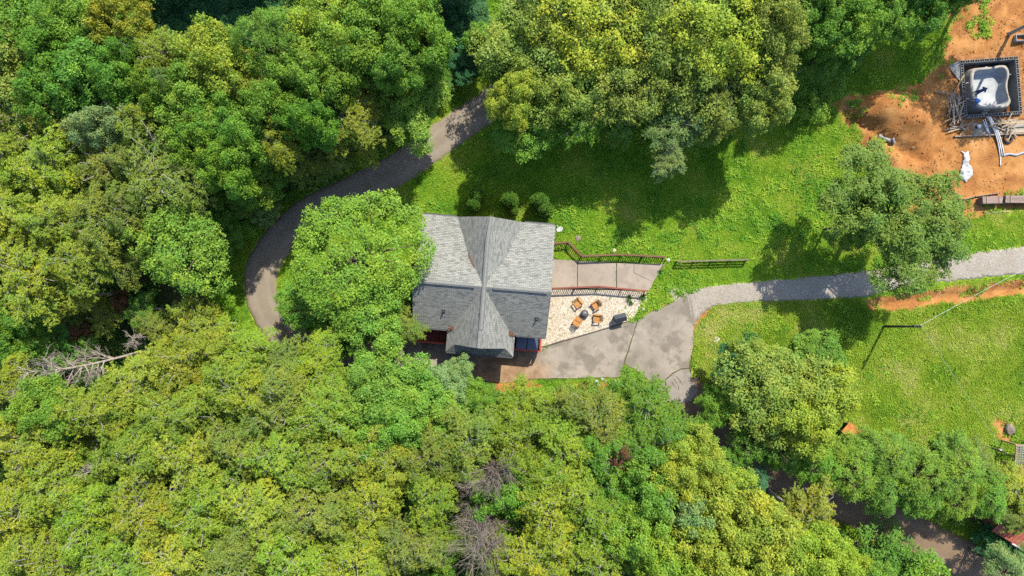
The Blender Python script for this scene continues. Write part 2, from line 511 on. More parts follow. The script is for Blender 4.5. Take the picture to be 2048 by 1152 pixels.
l, r = offset_line(dense(ROAD_C), 1.42)
tag(ribbon('asphalt_lane', l, r, 0.02, ASPHALT), 'narrow worn asphalt lane curving round the big maple', 'lane')
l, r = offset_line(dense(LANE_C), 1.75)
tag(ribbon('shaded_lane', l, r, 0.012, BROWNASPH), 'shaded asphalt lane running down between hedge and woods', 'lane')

def gravel_mat(name, c0, c1, c2, scale, brown=(0.22, 0.19, 0.13)):
    m = NT(name); pos = m.pos()
    vo = m.n('ShaderNodeTexVoronoi'); vo.inputs['Scale'].default_value = scale; m.l(pos, vo.inputs['Vector'])
    s = m.n('ShaderNodeSeparateColor'); m.l(vo.outputs['Color'], s.inputs[0])
    c = m.ramp(s.outputs[0], [(0.0, c0), (0.5, c1), (1.0, c2)])
    c = m.mix(m.rng(m.noise(0.7, 4, 0.6, pos), 0.45, 0.75, 0, 0.6), c, brown)
    m.bump(vo.outputs['Distance'], 0.7, 0.03)
    return m.done(c, 0.9, 0.2)
GRAVEL = gravel_mat('grey_gravel', (0.125, 0.110, 0.090), (0.195, 0.176, 0.148), (0.26, 0.238, 0.205), 24, (0.155, 0.13, 0.095))
PEA = gravel_mat('cream_gravel', (0.15, 0.125, 0.09), (0.29, 0.25, 0.195), (0.40, 0.36, 0.30), 13, (0.23, 0.19, 0.135))
nl = 150
def resample(c, n):
    c = np.array(c); s = np.concatenate([[0], np.cumsum(np.linalg.norm(np.diff(c, axis=0), axis=1))]); t = np.linspace(0, s[-1], n)
    return np.stack([np.interp(t, s, c[:, 0]), np.interp(t, s, c[:, 1])], 1).tolist()
tag(ribbon('gravel_road', resample(GRAVEL_T, nl), resample(GRAVEL_B, nl), 0.014, GRAVEL, 0.12, 10), 'grey gravel road running past the open shade tree', 'road')

def concrete_mat(name, base, stain, mud=None):
    m = NT(name); pos = m.pos()
    f = m.noise(0.35, 5, 0.6, pos); g = m.noise(30, 3, 0.7, pos)
    c = m.ramp(m.math('ADD', m.math('MULTIPLY', f, 0.7), m.math('MULTIPLY', g, 0.3)), [(0.35, tuple(x * 0.82 for x in base)), (0.65, tuple(min(x * 1.15, 0.8) for x in base))])
    st = m.noise(0.55, 6, 0.55, m.n('ShaderNodeTexCoord').outputs['Object'])
    c = m.mix(m.rng(st, 0.50, 0.585, 0, 0.7), c, stain)
    s2 = m.noise(1.6, 6, 0.7, pos)
    c = m.mix(m.rng(s2, 0.55, 0.68, 0, 0.55), c, tuple(x * 0.75 for x in stain))
    s3 = m.noise(0.22, 4, 0.6, pos)
    c = m.mix(m.rng(s3, 0.5, 0.62, 0, 0.45), c, tuple(x * 1.1 for x in stain))
    if mud:
        vd = m.n('ShaderNodeVectorMath', operation='DISTANCE'); mp = m.n('ShaderNodeMapping'); mp.inputs['Scale'].default_value = (1, 1.5, 1)
        m.l(pos, mp.inputs[0]); m.l(mp.outputs[0], vd.inputs[0]); vd.inputs[1].default_value = (mud[0].x, mud[0].y * 1.5, 0)
        md = m.math('ADD', vd.outputs['Value'], m.math('MULTIPLY', m.noise(0.5, 4, 0.6, pos), 5.0))
        c = m.mix(m.rng(md, mud[1] + 3.6, mud[1] + 0.8, 0, 0.9), c, m.ramp(m.noise(1.2, 4, 0.6, pos), [(0.3, (0.10, 0.058, 0.030)), (0.5, (0.17, 0.10, 0.052)), (0.7, (0.24, 0.165, 0.09))]))
    m.bump(g, 0.3, 0.006)
    return m.done(c, 0.85, 0.25)
CONC = concrete_mat('stained_concrete', (0.175, 0.153, 0.125), (0.09, 0.078, 0.062), (P(1010, 748), 3.6))
CONC2 = concrete_mat('ramp_concrete', (0.195, 0.162, 0.130), (0.145, 0.122, 0.097))
CONC3 = concrete_mat('patch_concrete', (0.165, 0.150, 0.128), (0.115, 0.10, 0.08))

def noisy_poly(poly, j=0.04, step=0.5):
    out = []
    n = len(poly)
    for i in range(n):
        a = Vector(poly[i]); b = Vector(poly[(i + 1) % n]); k = max(1, int((b - a).length / step))
        for s in range(k):
            p = a.lerp(b, s / k)
            out.append((p.x + R.uniform(-j, j) * (s > 0), p.y + R.uniform(-j, j) * (s > 0)))
    return out

dw = empty('driveway', (0, 0, 0)); tag(dw, 'stained concrete driveway slabs in front of the house', 'driveway', kind='structure')
for i, p in enumerate(SLABS):
    MB().prism(noisy_poly(p, 0.03), -0.1, 0.045 + 0.004 * (i == 2)).build('slab', (CONC, CONC, CONC3)[i], dw)
# light repair strip where driveway and gravel road meet
MB().prism(noisy_poly(PW([(1375.5, 589), (1381, 588), (1385, 612), (1391, 645), (1387.5, 652), (1380.5, 612)]), 0.02), -0.1, 0.05).build('slab', CONC3, dw)
rp = empty('concrete_ramp', (0, 0, 0)); tag(rp, 'pale concrete walk between the two railings beside the house', 'walkway', kind='structure')
for p in RAMP:
    MB().prism(noisy_poly(p, 0.012), -0.1, 0.10).build('slab', CONC2, rp)
# cracks in the slabs: thin dark seams with real width
crk = NT('crack_fill').done((0.03, 0.027, 0.022), 0.95, 0.1)
def crack(pts, z, parent, w=0.035):
    pts = dense(PW(pts), 0.25); pts = pts + NR.normal(0, 0.02, pts.shape)
    mb = MB()
    for a, b in zip(pts[:-1], pts[1:]):
        d = (b - a) / (np.linalg.norm(b - a) + 1e-9); nn = np.array([-d[1], d[0]]) * w / 2 * R.uniform(0.5, 1.2)
        mb._add([(*(a - nn), z), (*(b - nn), z), (*(b + nn), z), (*(a + nn), z)], [(0, 1, 2, 3)])
    return mb.build('crack', crk, parent)
crack([(1268, 529), (1267, 546), (1283, 553), (1298, 560), (1305, 563)], 0.104, rp)
crack([(1234, 527), (1231, 545), (1230, 560)], 0.104, rp, 0.02)
for q in ([(1347, 757), (1356, 772), (1358, 780)], [(1353, 752), (1366, 770)], [(1344, 764), (1352, 778)]):
    crack(q, 0.053, dw, 0.045)
pt = MB().prism(noisy_poly(PATIO, 0.03), -0.1, 0.09).build('patio', PEA)
tag(pt, 'cream gravel patio with the fire pit beside the house', 'patio', kind='structure')
edge_m = wood_mat('edging_timber', (0.05, 0.04, 0.03), (0.10, 0.085, 0.065))
a, b = P(1086, 693), P(1244, 647)
tag(MB().bar((a.x, a.y, 0.06), (b.x, b.y, 0.06), 0.07, 0.16).build('edging_board', edge_m), 'dark timber edging board along the cream gravel patio', 'edging')
# ---------------------------------------------------------------- the house
def shingle_mat():
    m = NT('grey_shingles')
    uv = m.n('ShaderNodeUVMap', uv_map='UVMap').outputs[0]
    br = m.n('ShaderNodeTexBrick'); m.l(uv, br.inputs['Vector'])
    br.inputs['Scale'].default_value = 1.0
    br.inputs['Brick Width'].default_value = 0.34; br.inputs['Row Height'].default_value = 0.15
    br.inputs['Mortar Size'].default_value = 0.014; br.inputs['Mortar Smooth'].default_value = 0.2
    br.inputs['Color1'].default_value = (0.084, 0.088, 0.080, 1); br.inputs['Color2'].default_value = (0.180, 0.182, 0.166, 1)
    br.inputs['Mortar'].default_value = (0.027, 0.030, 0.027, 1); br.inputs['Bias'].default_value = 0.1
    mp = m.n('ShaderNodeMapping'); mp.inputs['Scale'].default_value = (3.0, 6.7, 1); m.l(uv, mp.inputs[0])
    wn_ = m.n('ShaderNodeTexWhiteNoise', noise_dimensions='2D')
    sn = m.n('ShaderNodeVectorMath', operation='FLOOR'); m.l(mp.outputs[0], sn.inputs[0]); m.l(sn.outputs[0], wn_.inputs['Vector'])
    c = m.mix(m.rng(wn_.outputs['Value'], 0, 1, 0, 0.55), br.outputs['Color'], (0.215, 0.217, 0.198))
    c = m.mix(m.rng(m.noise(0.5, 4, 0.6, m.obj()), 0.35, 0.7, 0.0, 0.35), c, (0.10, 0.106, 0.097))
    # each course rises towards its lower edge
    sx = m.n('ShaderNodeSeparateXYZ'); m.l(uv, sx.inputs[0])
    saw = m.math('FRACT', m.math('DIVIDE', sx.outputs[1], 0.15))
    h = m.math('ADD', m.math('MULTIPLY', saw, -0.7), m.math('MULTIPLY', br.outputs['Fac'], -0.6))
    m.bump(m.math('ADD', h, m.math('MULTIPLY', m.noise(60, 2, 0.6, m.obj()), 0.3)), 0.9, 0.02)
    return m.done(c, 0.92, 0.2)
SHINGLE = shingle_mat()
RED = wood_mat('red_stain', (0.20, 0.035, 0.022), (0.32, 0.062, 0.038))
REDDK = wood_mat('red_deck_boards', (0.11, 0.02, 0.016), (0.20, 0.038, 0.028))
SIDING = wood_mat('brown_siding', (0.16, 0.085, 0.045), (0.26, 0.15, 0.085))
TRIM = mottled('white_trim', (0.30, 0.30, 0.29), (0.40, 0.40, 0.38), 4, 0.6)
GLASS = NT('window_glass').done((0.02, 0.03, 0.035), 0.05, 0.6)
DARKM = mottled('dark_metal', (0.015, 0.016, 0.018), (0.04, 0.042, 0.045), 8, 0.5, 0.4, 0.1)
STONE = mottled('foundation_block', (0.22, 0.21, 0.19), (0.32, 0.30, 0.27), 5, 0.9)

house = empty('house', HOUSE_C, HOUSE_RZ)
tag(house, 'house with cross-gabled grey shingle roof and red decks', 'house')
X0, YR, ZR, HW = 0.14, -0.9, 6.1, 5.5
PS, PU, PL, PC = 0.60, 0.55, 0.36, 0.90
YS, YB, YN = -4.67, 1.55, 4.67
zs = ZR - PS * (YR - YS); zb = ZR - PU * (YB - YR); zn = zb - PL * (YN - YB)
dS = (ZR - zs) / PC; dB = (ZR - zb) / PC; dN = (ZR - zn) / PC
YF, YP, EH = -5.8, -6.5, 2.8
ze = ZR - PC * EH; zp = ZR - PC * 2.1
def roof_polys():
    pl = []
    for s in (-1, 1):
        W = X0 * 0 + s * HW
        xs, xb, xn, xe, xp = X0 + s * dS, X0 + s * dB, X0 + s * dN, X0 + s * EH, X0 + s * 2.1
        pl.append([(W, YR, ZR), (X0, YR, ZR), (xs, YS, zs), (W, YS, zs)])                       # front slope
        pl.append([(W, YR, ZR), (X0, YR, ZR), (xb, YB, zb), (W, YB, zb)])                       # rear upper
        pl.append([(W, YB, zb), (xb, YB, zb), (xn, YN, zn), (W, YN, zn)])                       # rear lower
        pl.append([(X0, YR, ZR), (X0, YN, ZR), (xn, YN, zn), (xb, YB, zb)])                     # rear gable
        pl.append([(X0, YR, ZR), (xs, YS, zs), (xe, YS, ze), (xe, YP, ze), (xp, YF, zp), (X0, YF, ZR)])  # front gable
    pl.append([(X0 - 2.1, YF, zp), (X0 + 2.1, YF, zp), (X0 + EH, YP, ze), (X0 - EH, YP, ze)])   # skirt roof below the front gable
    return pl
def build_roof():
    bm = bmesh.new(); uvl = bm.loops.layers.uv.new('UVMap')
    cache = {}
    def vert(p):
        k = tuple(round(c, 4) for c in p)
        if k not in cache: cache[k] = bm.verts.new(p)
        return cache[k]
    for pl in roof_polys():
        f = bm.faces.new([vert(p) for p in pl]); f.normal_update()
        if f.normal.z < 0: f.normal_flip(); f.normal_update()
        n = f.normal.copy(); n.normalize()
        down = Vector((n.x, n.y, 0)).normalized(); u = Vector((-down.y, down.x, 0))
        sl = (down - n * down.dot(n)).normalized()
        for lp in f.loops:
            lp[uvl].uv = (lp.vert.co.dot(u) + 50, lp.vert.co.dot(sl) + 50)
    top = list(bm.faces)
    bound = [e for e in bm.edges if len(e.link_faces) == 1]
    low = {}
    def lowv(v):
        if v not in low: low[v] = bm.verts.new(v.co - Vector((0, 0, 0.16)))
        return low[v]
    for e in bound:
        f = e.link_faces[0]; a, b = e.verts
        for lp in f.loops:
            if lp.edge == e: a, b = lp.vert, lp.link_loop_next.vert
        q = bm.faces.new([b, a, lowv(a), lowv(b)]); q.material_index = 1
    for f in top:
        q = bm.faces.new([lowv(v) for v in reversed([l.vert for l in f.loops])]); q.material_index = 1
    me = bpy.data.meshes.new('roof'); bm.to_mesh(me); bm.free()
    me.materials.append(SHINGLE); me.materials.append(FASCIA)
    return link_mesh('roof', me, house)
FASCIA = mottled('fascia_board', (0.14, 0.14, 0.135), (0.21, 0.21, 0.20), 4, 0.7)
roof = build_roof()
def ridge_cap(a, b, w, h, name='ridge_cap'):
    a = Vector(a); b = Vector(b); d = (b - a).normalized(); s = Vector((-d.y, d.x, 0))
    mb = MB(); n = max(1, int((b - a).length / 0.3))
    sec = [(-w, -w * 0.62), (-w * 0.72, h * 0.35), (0, h), (w * 0.72, h * 0.35), (w, -w * 0.62)]
    vs = []
    for q in (a, b):
        for t, z in sec: vs.append(q + s * t + Vector((0, 0, z)))
    k = len(sec)
    fs = [(i, i + 1, i + 1 + k, i + k) for i in range(k - 1)] + [tuple(range(k - 1, -1, -1)), tuple(range(k, 2 * k)), (0, k, 2 * k - 1, k - 1)]
    mb._add(vs, fs)
    return mb.build(name, CAPM, roof)
CAPM = mottled('ridge_shingle', (0.088, 0.091, 0.085), (0.138, 0.141, 0.132), 9, 0.9)
ridge_cap((X0 - 0.03, 3.0, ZR), (X0 + 0.03, -4.3, ZR), 0.20, 0.13, 'ridge_vent')
ridge_cap((X0 + 0.12, YN - 0.02, ZR), (X0, 3.0, ZR), 0.17, 0.04)
ridge_cap((X0, -4.3, ZR), (X0, YF + 0.02, ZR), 0.17, 0.04)
ridge_cap((-HW + 0.02, YR, ZR), (X0 - 0.75, YR, ZR), 0.21, 0.12, 'ridge_vent')
ridge_cap((X0 + 0.75, YR, ZR), (HW - 0.35, YR, ZR), 0.21, 0.12, 'ridge_vent')
def pipe_at(px, py):
    # on the front slope: solve for the roof height
    z = 5.0
    for _ in range(8):
        w = P(px, py, z); loc = _hr.inverted() @ (w.xy - HOUSE_C.xy); z = ZR - PS * (YR - loc.y)
    mb = MB().tube([(loc.x, loc.y, z - 0.05), (loc.x, loc.y, z + 0.42)], 0.055, 10)
    mb.box((loc.x, loc.y, z + 0.02), (0.3, 0.3, 0.03), RX(math.atan(PS)))
    mb.build('vent_pipe', DARKM, roof)
pipe_at(887, 623); pipe_at(1073, 638)
# leaf litter caught at the foot of the two front valleys, and down the left rear valley
LITTER = mottled('dry_leaf_litter', (0.06, 0.028, 0.015), (0.14, 0.07, 0.04), 25, 0.95)
def litter(path, n, spread, zoff):
    mb = MB()
    for i in range(n):
        t = R.random(); k = min(int(t * (len(path) - 1)), len(path) - 2); u = t * (len(path) - 1) - k
        p = Vector(path[k]).lerp(Vector(path[k + 1]), u) + Vector((R.gauss(0, spread), R.gauss(0, spread), zoff + R.random() * 0.03))
        mb.box(p, (R.uniform(0.05, 0.12), R.uniform(0.04, 0.08), 0.012), Euler((R.uniform(-.6, .6), R.uniform(-.6, .6), R.uniform(0, 6))).to_matrix())
    return tag(mb.build('leaf_litter', LITTER, roof), kind='stuff')
litter([(X0 - dS * 0.93, YS + 0.25, zs + 0.18), (X0 - dS - 0.1, YS + 0.02, zs + 0.02)], 60, 0.10, 0.05)
litter([(X0 + dS * 0.93, YS + 0.25, zs + 0.18), (X0 + dS + 0.1, YS + 0.02, zs + 0.02)], 60, 0.10, 0.05)
litter([(X0 - dB, YB + 0.1, zb), (X0 - dB * 0.62, YB - 0.95, zb + 0.52)], 55, 0.035, 0.04)

# gutters along the eaves
for x0_, x1_, yy, zz in ((-HW + .05, X0 - dN - .1, YN + .06, zn), (X0 + dN + .1, HW - .05, YN + .06, zn), (-HW + .05, X0 - dS - .35, YS - .06, zs), (X0 + dS + .35, HW - .05, YS - .06, zs), (X0 - EH + .05, X0 + EH - .05, YP - .06, ze)):
    MB().box(((x0_ + x1_) / 2, yy, zz - .07), (x1_ - x0_, .10, .09)).build('gutter', DARKM, roof)

# walls
def slab_wall(mb, a, b, z0, ztop, t=0.18):
    """vertical wall from a to b, ztop a list of (fraction, z)"""
    a = Vector(a); b = Vector(b); d = b - a; n = Vector((-d.y, d.x)).normalized() * t / 2
    pts = [(a, z0)] + [(a + d * f, z) for f, z in ztop] + [(b, z0)]
    k = len(pts)
    vs = [(p.x + n.x, p.y + n.y, z) for p, z in pts] + [(p.x - n.x, p.y - n.y, z) for p, z in pts]
    fs = [tuple(range(k)), tuple(range(2 * k - 1, k - 1, -1))] + [(i, i + k, (i + 1) % k + k, (i + 1) % k) for i in range(k)]
    mb._add(vs, fs)
WX, WS, WN = 5.0, -3.3, 4.2
g = 0.25
def zroof(y):
    if y < YR: return ZR - PS * (YR - y) - g
    if y < YB: return ZR - PU * (y - YR) - g
    return zb - PL * (y - YB) - g
for sx in (-1, 1):
    mb = MB(); L = WN - WS
    slab_wall(mb, (sx * WX, WS), (sx * WX, WN), 0.0, [(0, zroof(WS)), ((YR - WS) / L, zroof(YR)), ((YB - WS) / L, zroof(YB)), (1, zroof(WN))])
    mb.build('wall', SIDING, house)
mb = MB(); slab_wall(mb, (-WX + .09, WN), (X0 - dN + .2, WN), 0, [(0, zroof(WN) - .03), (1, zroof(WN) - .03)]); mb.build('wall', SIDING, house)
mb = MB(); slab_wall(mb, (X0 + dN - .2, WN), (WX - .09, WN), 0, [(0, zroof(WN) - .03), (1, zroof(WN) - .03)]); mb.build('wall', SIDING, house)
mb = MB(); slab_wall(mb, (X0 - dN + .2, WN), (X0 + dN - .2, WN), 0, [(0, zn - .05), (0.5, ZR - g - .05), (1, zn - .05)]); mb.build('gable_wall', SIDING, house)
for s in (-1, 1):
    mb = MB(); slab_wall(mb, (s * (WX - .09), WS), (X0 + s * 2.4, WS), 0, [(0, zroof(WS) - .05), (1, zroof(WS) - .05)]); mb.build('wall', SIDING, house)
    mb = MB(); slab_wall(mb, (X0 + s * 2.4, WS - .09), (X0 + s * 2.4, -5.3), 0, [(0, ze + .05), (1, ze + .05)]); mb.build('wall', SIDING, house)
mb = MB(); slab_wall(mb, (X0 - 2.31, -5.3), (X0 + 2.31, -5.3), 0, [(0, ze + .05), (0.5, ZR - g - .15), (1, ze + .05)]); mb.build('gable_wall', SIDING, house)
def window(c, w, h, axis, sign):
    f = MB()
    def bx(mb, u, z, su, sz, dep, th):
        if axis == 'x': mb.box((c[0] + u, c[1] + sign * dep, c[2] + z), (su, th, sz))
        else: mb.box((c[0] + sign * dep, c[1] + u, c[2] + z), (th, su, sz))
    for u, z, su, sz in ((0, h / 2, w + .14, .09), (0, -h / 2, w + .14, .09), (-w / 2, 0, .09, h), (w / 2, 0, .09, h), (0, 0, .05, h)):
        bx(f, u, z, su, sz, 0.13, 0.10)
    fo = f.build('window', TRIM, house)
    p = MB(); bx(p, 0, 0, w, h, 0.105, 0.02); p.build('pane', GLASS, fo)
window((X0 - 1.1, -5.3, 2.3), 1.1, 1.3, 'x', -1); window((X0 + 1.1, -5.3, 2.3), 1.1, 1.3, 'x', -1)
window((-4.0, WS, 2.2), 1.0, 1.2, 'x', -1); window((4.0, WS, 2.2), 1.0, 1.2, 'x', -1)
for y in (-1.5, 2.2): window((WX, y, 2.2), 1.1, 1.2, 'y', 1); window((-WX, y, 2.2), 1.1, 1.2, 'y', -1)
window((-3.8, WN, 2.0), 1.2, 1.1, 'x', 1); window((3.8, WN, 2.0), 1.2, 1.1, 'x', 1)
dr = MB().box((WX + .12, 0.4, 1.05), (.06, .95, 2.05)).build('door', mottled('door_paint', (.10, .03, .02), (.14, .045, .03), 3), house)
MB().tube([(WX + .15, 0.75, 1.05), (WX + .22, 0.75, 1.05)], .03, 8).build('handle', DARKM, dr)

# decks along the front
ZD = 0.95
YD = -6.05
def deck(x0, x1):
    mb = MB(); y = WS - 0.16
    while y > YD:
        mb.box(((x0 + x1) / 2, y, ZD - .02), (x1 - x0, .13, .04)); y -= .142
    d = mb.build('deck_floor', REDDK, house)
    fr = MB()
    for yy in (WS - .2, YD + .03): fr.box(((x0 + x1) / 2, yy, ZD - .14), (x1 - x0, .05, .19))
    for xx in (x0 + .03, x1 - .03): fr.box((xx, (WS + YD) / 2, ZD - .14), (.05, WS - YD - .3, .19))
    fr.build('deck_frame', RED, house)
    for xx in (x0 + .1, x1 - .1):
        MB().box((xx, YD + .12, (ZD - .2) / 2), (.12, .12, ZD - .2)).build('deck_post', RED, house)
def rail_run(a, b, parent, mat, z0, h=0.95, post_every=1.8, bal=None, gap=0.14, posts=True, cap_w=0.14):
    a = Vector(a); b = Vector(b); L = (b - a).length; d = (b - a) / L
    MB().bar((a.x, a.y, z0 + h), (b.x, b.y, z0 + h), cap_w, 0.045).build('top_rail', mat, parent)
    MB().bar((a.x, a.y, z0 + 0.12), (b.x, b.y, z0 + 0.12), 0.06, 0.05).build('bottom_rail', mat, parent)
    if posts:
        n = max(1, round(L / post_every))
        pm = None
        for i in range(n + 1):
            p = a + d * (L * i / n)
            if pm is None: pm = MB().box((0, 0, h / 2 - .03), (.10, .10, h + .02)).mesh('post', mat)
            o = link_mesh('post', pm, parent); o.location = (p.x, p.y, z0); o.rotation_euler = (0, 0, math.atan2(d.y, d.x))
    bmz = MB().box((0, 0, 0), (.05, .05, h - .14)).mesh('baluster', mat)
    k = int(L / gap)
    for i in range(1, k):
        p = a + d * (L * i / k)
        o = link_mesh('baluster', bmz, parent); o.location = (p.x, p.y, z0 + .12 + (h - .14) / 2 - .01); o.rotation_euler = (0, 0, math.atan2(d.y, d.x))
deck(-5.35, X0 - 2.51); deck(X0 + 2.51, 5.25)
rail_run((-5.3, YD + .05), (X0 - 2.55, YD + .05), house, RED, ZD)
rail_run((X0 + 2.55, YD + .05), (5.2, YD + .05), house, RED, ZD)
rail_run((5.2, YD + .2), (5.2, WS - .2), house, RED, ZD)
rail_run((-5.3, YD + .2), (-5.3, WS - .2), house, RED, ZD)

# hot tub on the deck
def hot_tub():
    c = P(1054, 686, 1.85)
    t = empty('hot_tub', (c.x, c.y, ZD), HOUSE_RZ)
    tag(t, 'hot tub with folding navy cover on the red deck', 'hot tub')
    MB().box((0, 0, .40), (1.85, 1.15, .80)).build('cabinet', mottled('tub_cabinet', (.05, .035, .025), (.09, .06, .045), 4), t, bevel=.06)
    cm = mottled('navy_vinyl', (.018, .028, .055), (.03, .045, .08), 3, .45, .5, .15)
    for s in (-1, 1):
        MB().box((s * .475, 0, .86), (.94, 1.22, .12), taper=.97).build('cover_half', cm, t, bevel=.04)
    for s in (-.5, .5):
        MB().box((s, 0.615, .78), (.05, .02, .2)).build('strap', DARKM, t)
    MB().tube([(-.96, 0, .7), (-.96, 0, .82)], .05, 10).build('pump_cap', DARKM, t)
hot_tub()
# satellite dish on a short mast beside the roof corner
def dish():
    c = P(1121, 461, 1.6)
    t = empty('satellite_dish', (c.x, c.y, gh(c.x, c.y)), 0.6)
    t.scale = (.8, .8, 1); tag(t, 'white satellite dish on a mast behind the house corner', 'satellite dish')
    wm = mottled('dish_paint', (.26, .27, .28), (.33, .34, .35), 6, .4)
    MB().tube([(0, 0, -.05), (0, 0, 1.35), (0, .06, 1.55)], .03, 8).build('mast', wm, t)
    mb = MB().lathe([(.02, 0), (.16, .015), (.27, .045), (.36, .085), (.365, .075), (.27, .03), (.16, 0), (.02, -.015)], 20)
    Mx = Euler((math.radians(-42), 0, 0)).to_matrix()
    mb.v = [tuple(Mx @ Vector(v) + Vector((0, .12, 1.55))) for v in mb.v]
    mb.build('reflector', wm, t, True)
    MB().tube([(0, -.16, 1.3), (0, .5, 1.52), (0, .58, 1.75)], .014, 6).build('arm', wm, t)
    MB().box((0, .58, 1.79), (.10, .10, .10)).build('receiver', wm, t)
dish()

# ---------------------------------------------------------------- railings
RUST = wood_mat('weathered_redwood', (0.085, 0.038, 0.022), (0.15, 0.072, 0.045))
def railing(pts, z, label, mat, h=0.95):
    w = PW(pts, z + h)
    t = empty('railing', (0, 0, 0)); tag(t, label, 'railing')
    for i, (a, b) in enumerate(zip(w[:-1], w[1:])):
        rail_run(a, b, t, mat, z, h, 2.0, gap=0.17, posts=True)
    return t
railing([(1105, 487), (1137, 484), (1164, 512), (1245, 509), (1331, 514)], 0.0, 'weathered redwood railing along the grass side of the concrete walk', RUST)
railing([(1105, 577), (1198, 573), (1294, 582)], 0.08, 'red railing between the concrete walk and the gravel patio', wood_mat('red_rail', (0.12, 0.034, 0.022), (0.19, 0.058, 0.038)))
def rail_fence():
    w = PW([(1356, 523), (1498, 519)], 0.9)
    t = empty('rail_fence', (0, 0, 0)); tag(t, 'low grey timber rail fence standing alone in the lawn', 'fence')
    gm = wood_mat('grey_timber', (0.09, 0.075, 0.055), (0.16, 0.138, 0.105))
    a, b = w
    MB().bar((*a, .9), (*b, .9), .11, .06).build('top_rail', gm, t)
    for z in (.28, .60): MB().bar((*a, z), (*b, z), .05, .13).build('rail', gm, t)
    for i in range(5):
        f = i / 4; x = a[0] * (1 - f) + b[0] * f; y = a[1] * (1 - f) + b[1] * f
        MB().box((x, y - .0, .42), (.10, .12, .94)).build('post', gm, t)
rail_fence()
# ---------------------------------------------------------------- patio furniture
PZ = 0.09
CEDAR = wood_mat('cedar', (0.22, 0.10, 0.026), (0.36, 0.18, 0.055))
def adirondack():
    t = empty('adirondack_chair')
    for i in range(5):      # seat slats slope down to the back
        f = i / 4; MB().box((0, .30 - .13 * i, .37 - .115 * f * 0.9), (.54, .115, .022), RX(math.radians(11))).build('seat_slat', CEDAR, t)
    for i in range(5):      # fan-shaped back
        x = (i - 2) * .112; h = (.68, .76, .80, .76, .68)[i]
        M = RX(math.radians(24)) @ RY(math.radians(3.2 * (i - 2)))
        MB().box(Vector((x, -.27, .26)) + M @ Vector((0, 0, h / 2)), (.10, .022, h), M).build('back_slat', CEDAR, t)
    MB().box((0, -.42, .58), (.62, .05, .05)).build('back_brace', CEDAR, t)
    for s in (-1, 1):
        MB().box((s * .36, -.02, .56), (.14, .74, .026), RX(math.radians(2))).build('arm', CEDAR, t)
        MB().box((s * .31, .30, .275), (.035, .12, .55)).build('leg', CEDAR, t)
        MB().bar((s * .275, .33, .34), (s * .275, -.52, .04), .03, .12).build('side_rail', CEDAR, t)
        MB().bar((s * .31, -.40, .0), (s * .31, -.34, .55), .05, .035).build('leg', CEDAR, t)
    return t
def copy_tree(o, parent=None):
    c = o.copy(); COL.objects.link(c); c.parent = parent
    for ch in list(o.children): copy_tree(ch, c)
    return c
chair0 = adirondack()
pit = P(1169, 628, .5)
spots = [(1156.5, 607, 'orange wood armchair between the fire pit and the railing, on the house side'),
         (1191.5, 610, 'orange wood armchair by the railing, beside the patio weeds'),
         (1156, 641.5, 'orange wood armchair between fire pit and timber edging, on the house side'),
         (1194, 636.5, 'orange wood armchair beside the fire pit, facing the black storage box side')]
spots[3] = (1194, 636.5, 'orange wood armchair between the fire pit and the black gabled box')
for i, (px, py, lab) in enumerate(spots):
    o = chair0 if i == 0 else copy_tree(chair0)
    c = P(px, py, .45); d = pit - c
    o.scale = (.86, .86, .86); o.location = (c.x, c.y, PZ); o.rotation_euler = (0, 0, math.atan2(d.y, d.x) - math.pi / 2 + (.12, -.1, .15, .3)[i])
    tag(o, lab, 'chair', 'armchairs round the fire pit')

def fire_pit():
    t = empty('fire_pit', (pit.x, pit.y, PZ)); t.scale = (.72, .72, .85); tag(t, 'round black steel fire pit with domed mesh screen on gravel', 'fire pit')
    MB().lathe([(.02, .22), (.25, .24), (.40, .34), (.44, .42), (.50, .43), (.50, .45), (.42, .45), (.38, .36), (.22, .28), (.02, .26)], 24).build('bowl', DARKM, t, True)
    mesh = mottled('sooty_mesh', (.02, .022, .025), (.09, .095, .10), 30, .5, .5, .3)
    MB().lathe([(.41, .45), (.39, .53), (.31, .61), (.19, .66), (.05, .68), (.01, .68)], 24).build('screen', mesh, t, True)
    mb = MB()
    for k in range(8):
        a = k * math.pi / 4
        mb.tube([(math.cos(a) * r, math.sin(a) * r, z + .008) for r, z in ((.41, .45), (.39, .53), (.31, .61), (.19, .66), (.03, .68))], .009, 5)
    mb.build('screen_ribs', DARKM, t)
    MB().lathe([(.0, .68), (.03, .70), (.025, .73), (.0, .74)], 10).build('knob', DARKM, t, True)
    for k in range(4):
        a = k * math.pi / 2 + .4
        MB().tube([(math.cos(a) * .38, math.sin(a) * .38, .36), (math.cos(a) * .46, math.sin(a) * .46, 0)], .018, 6).build('leg', DARKM, t)
fire_pit()

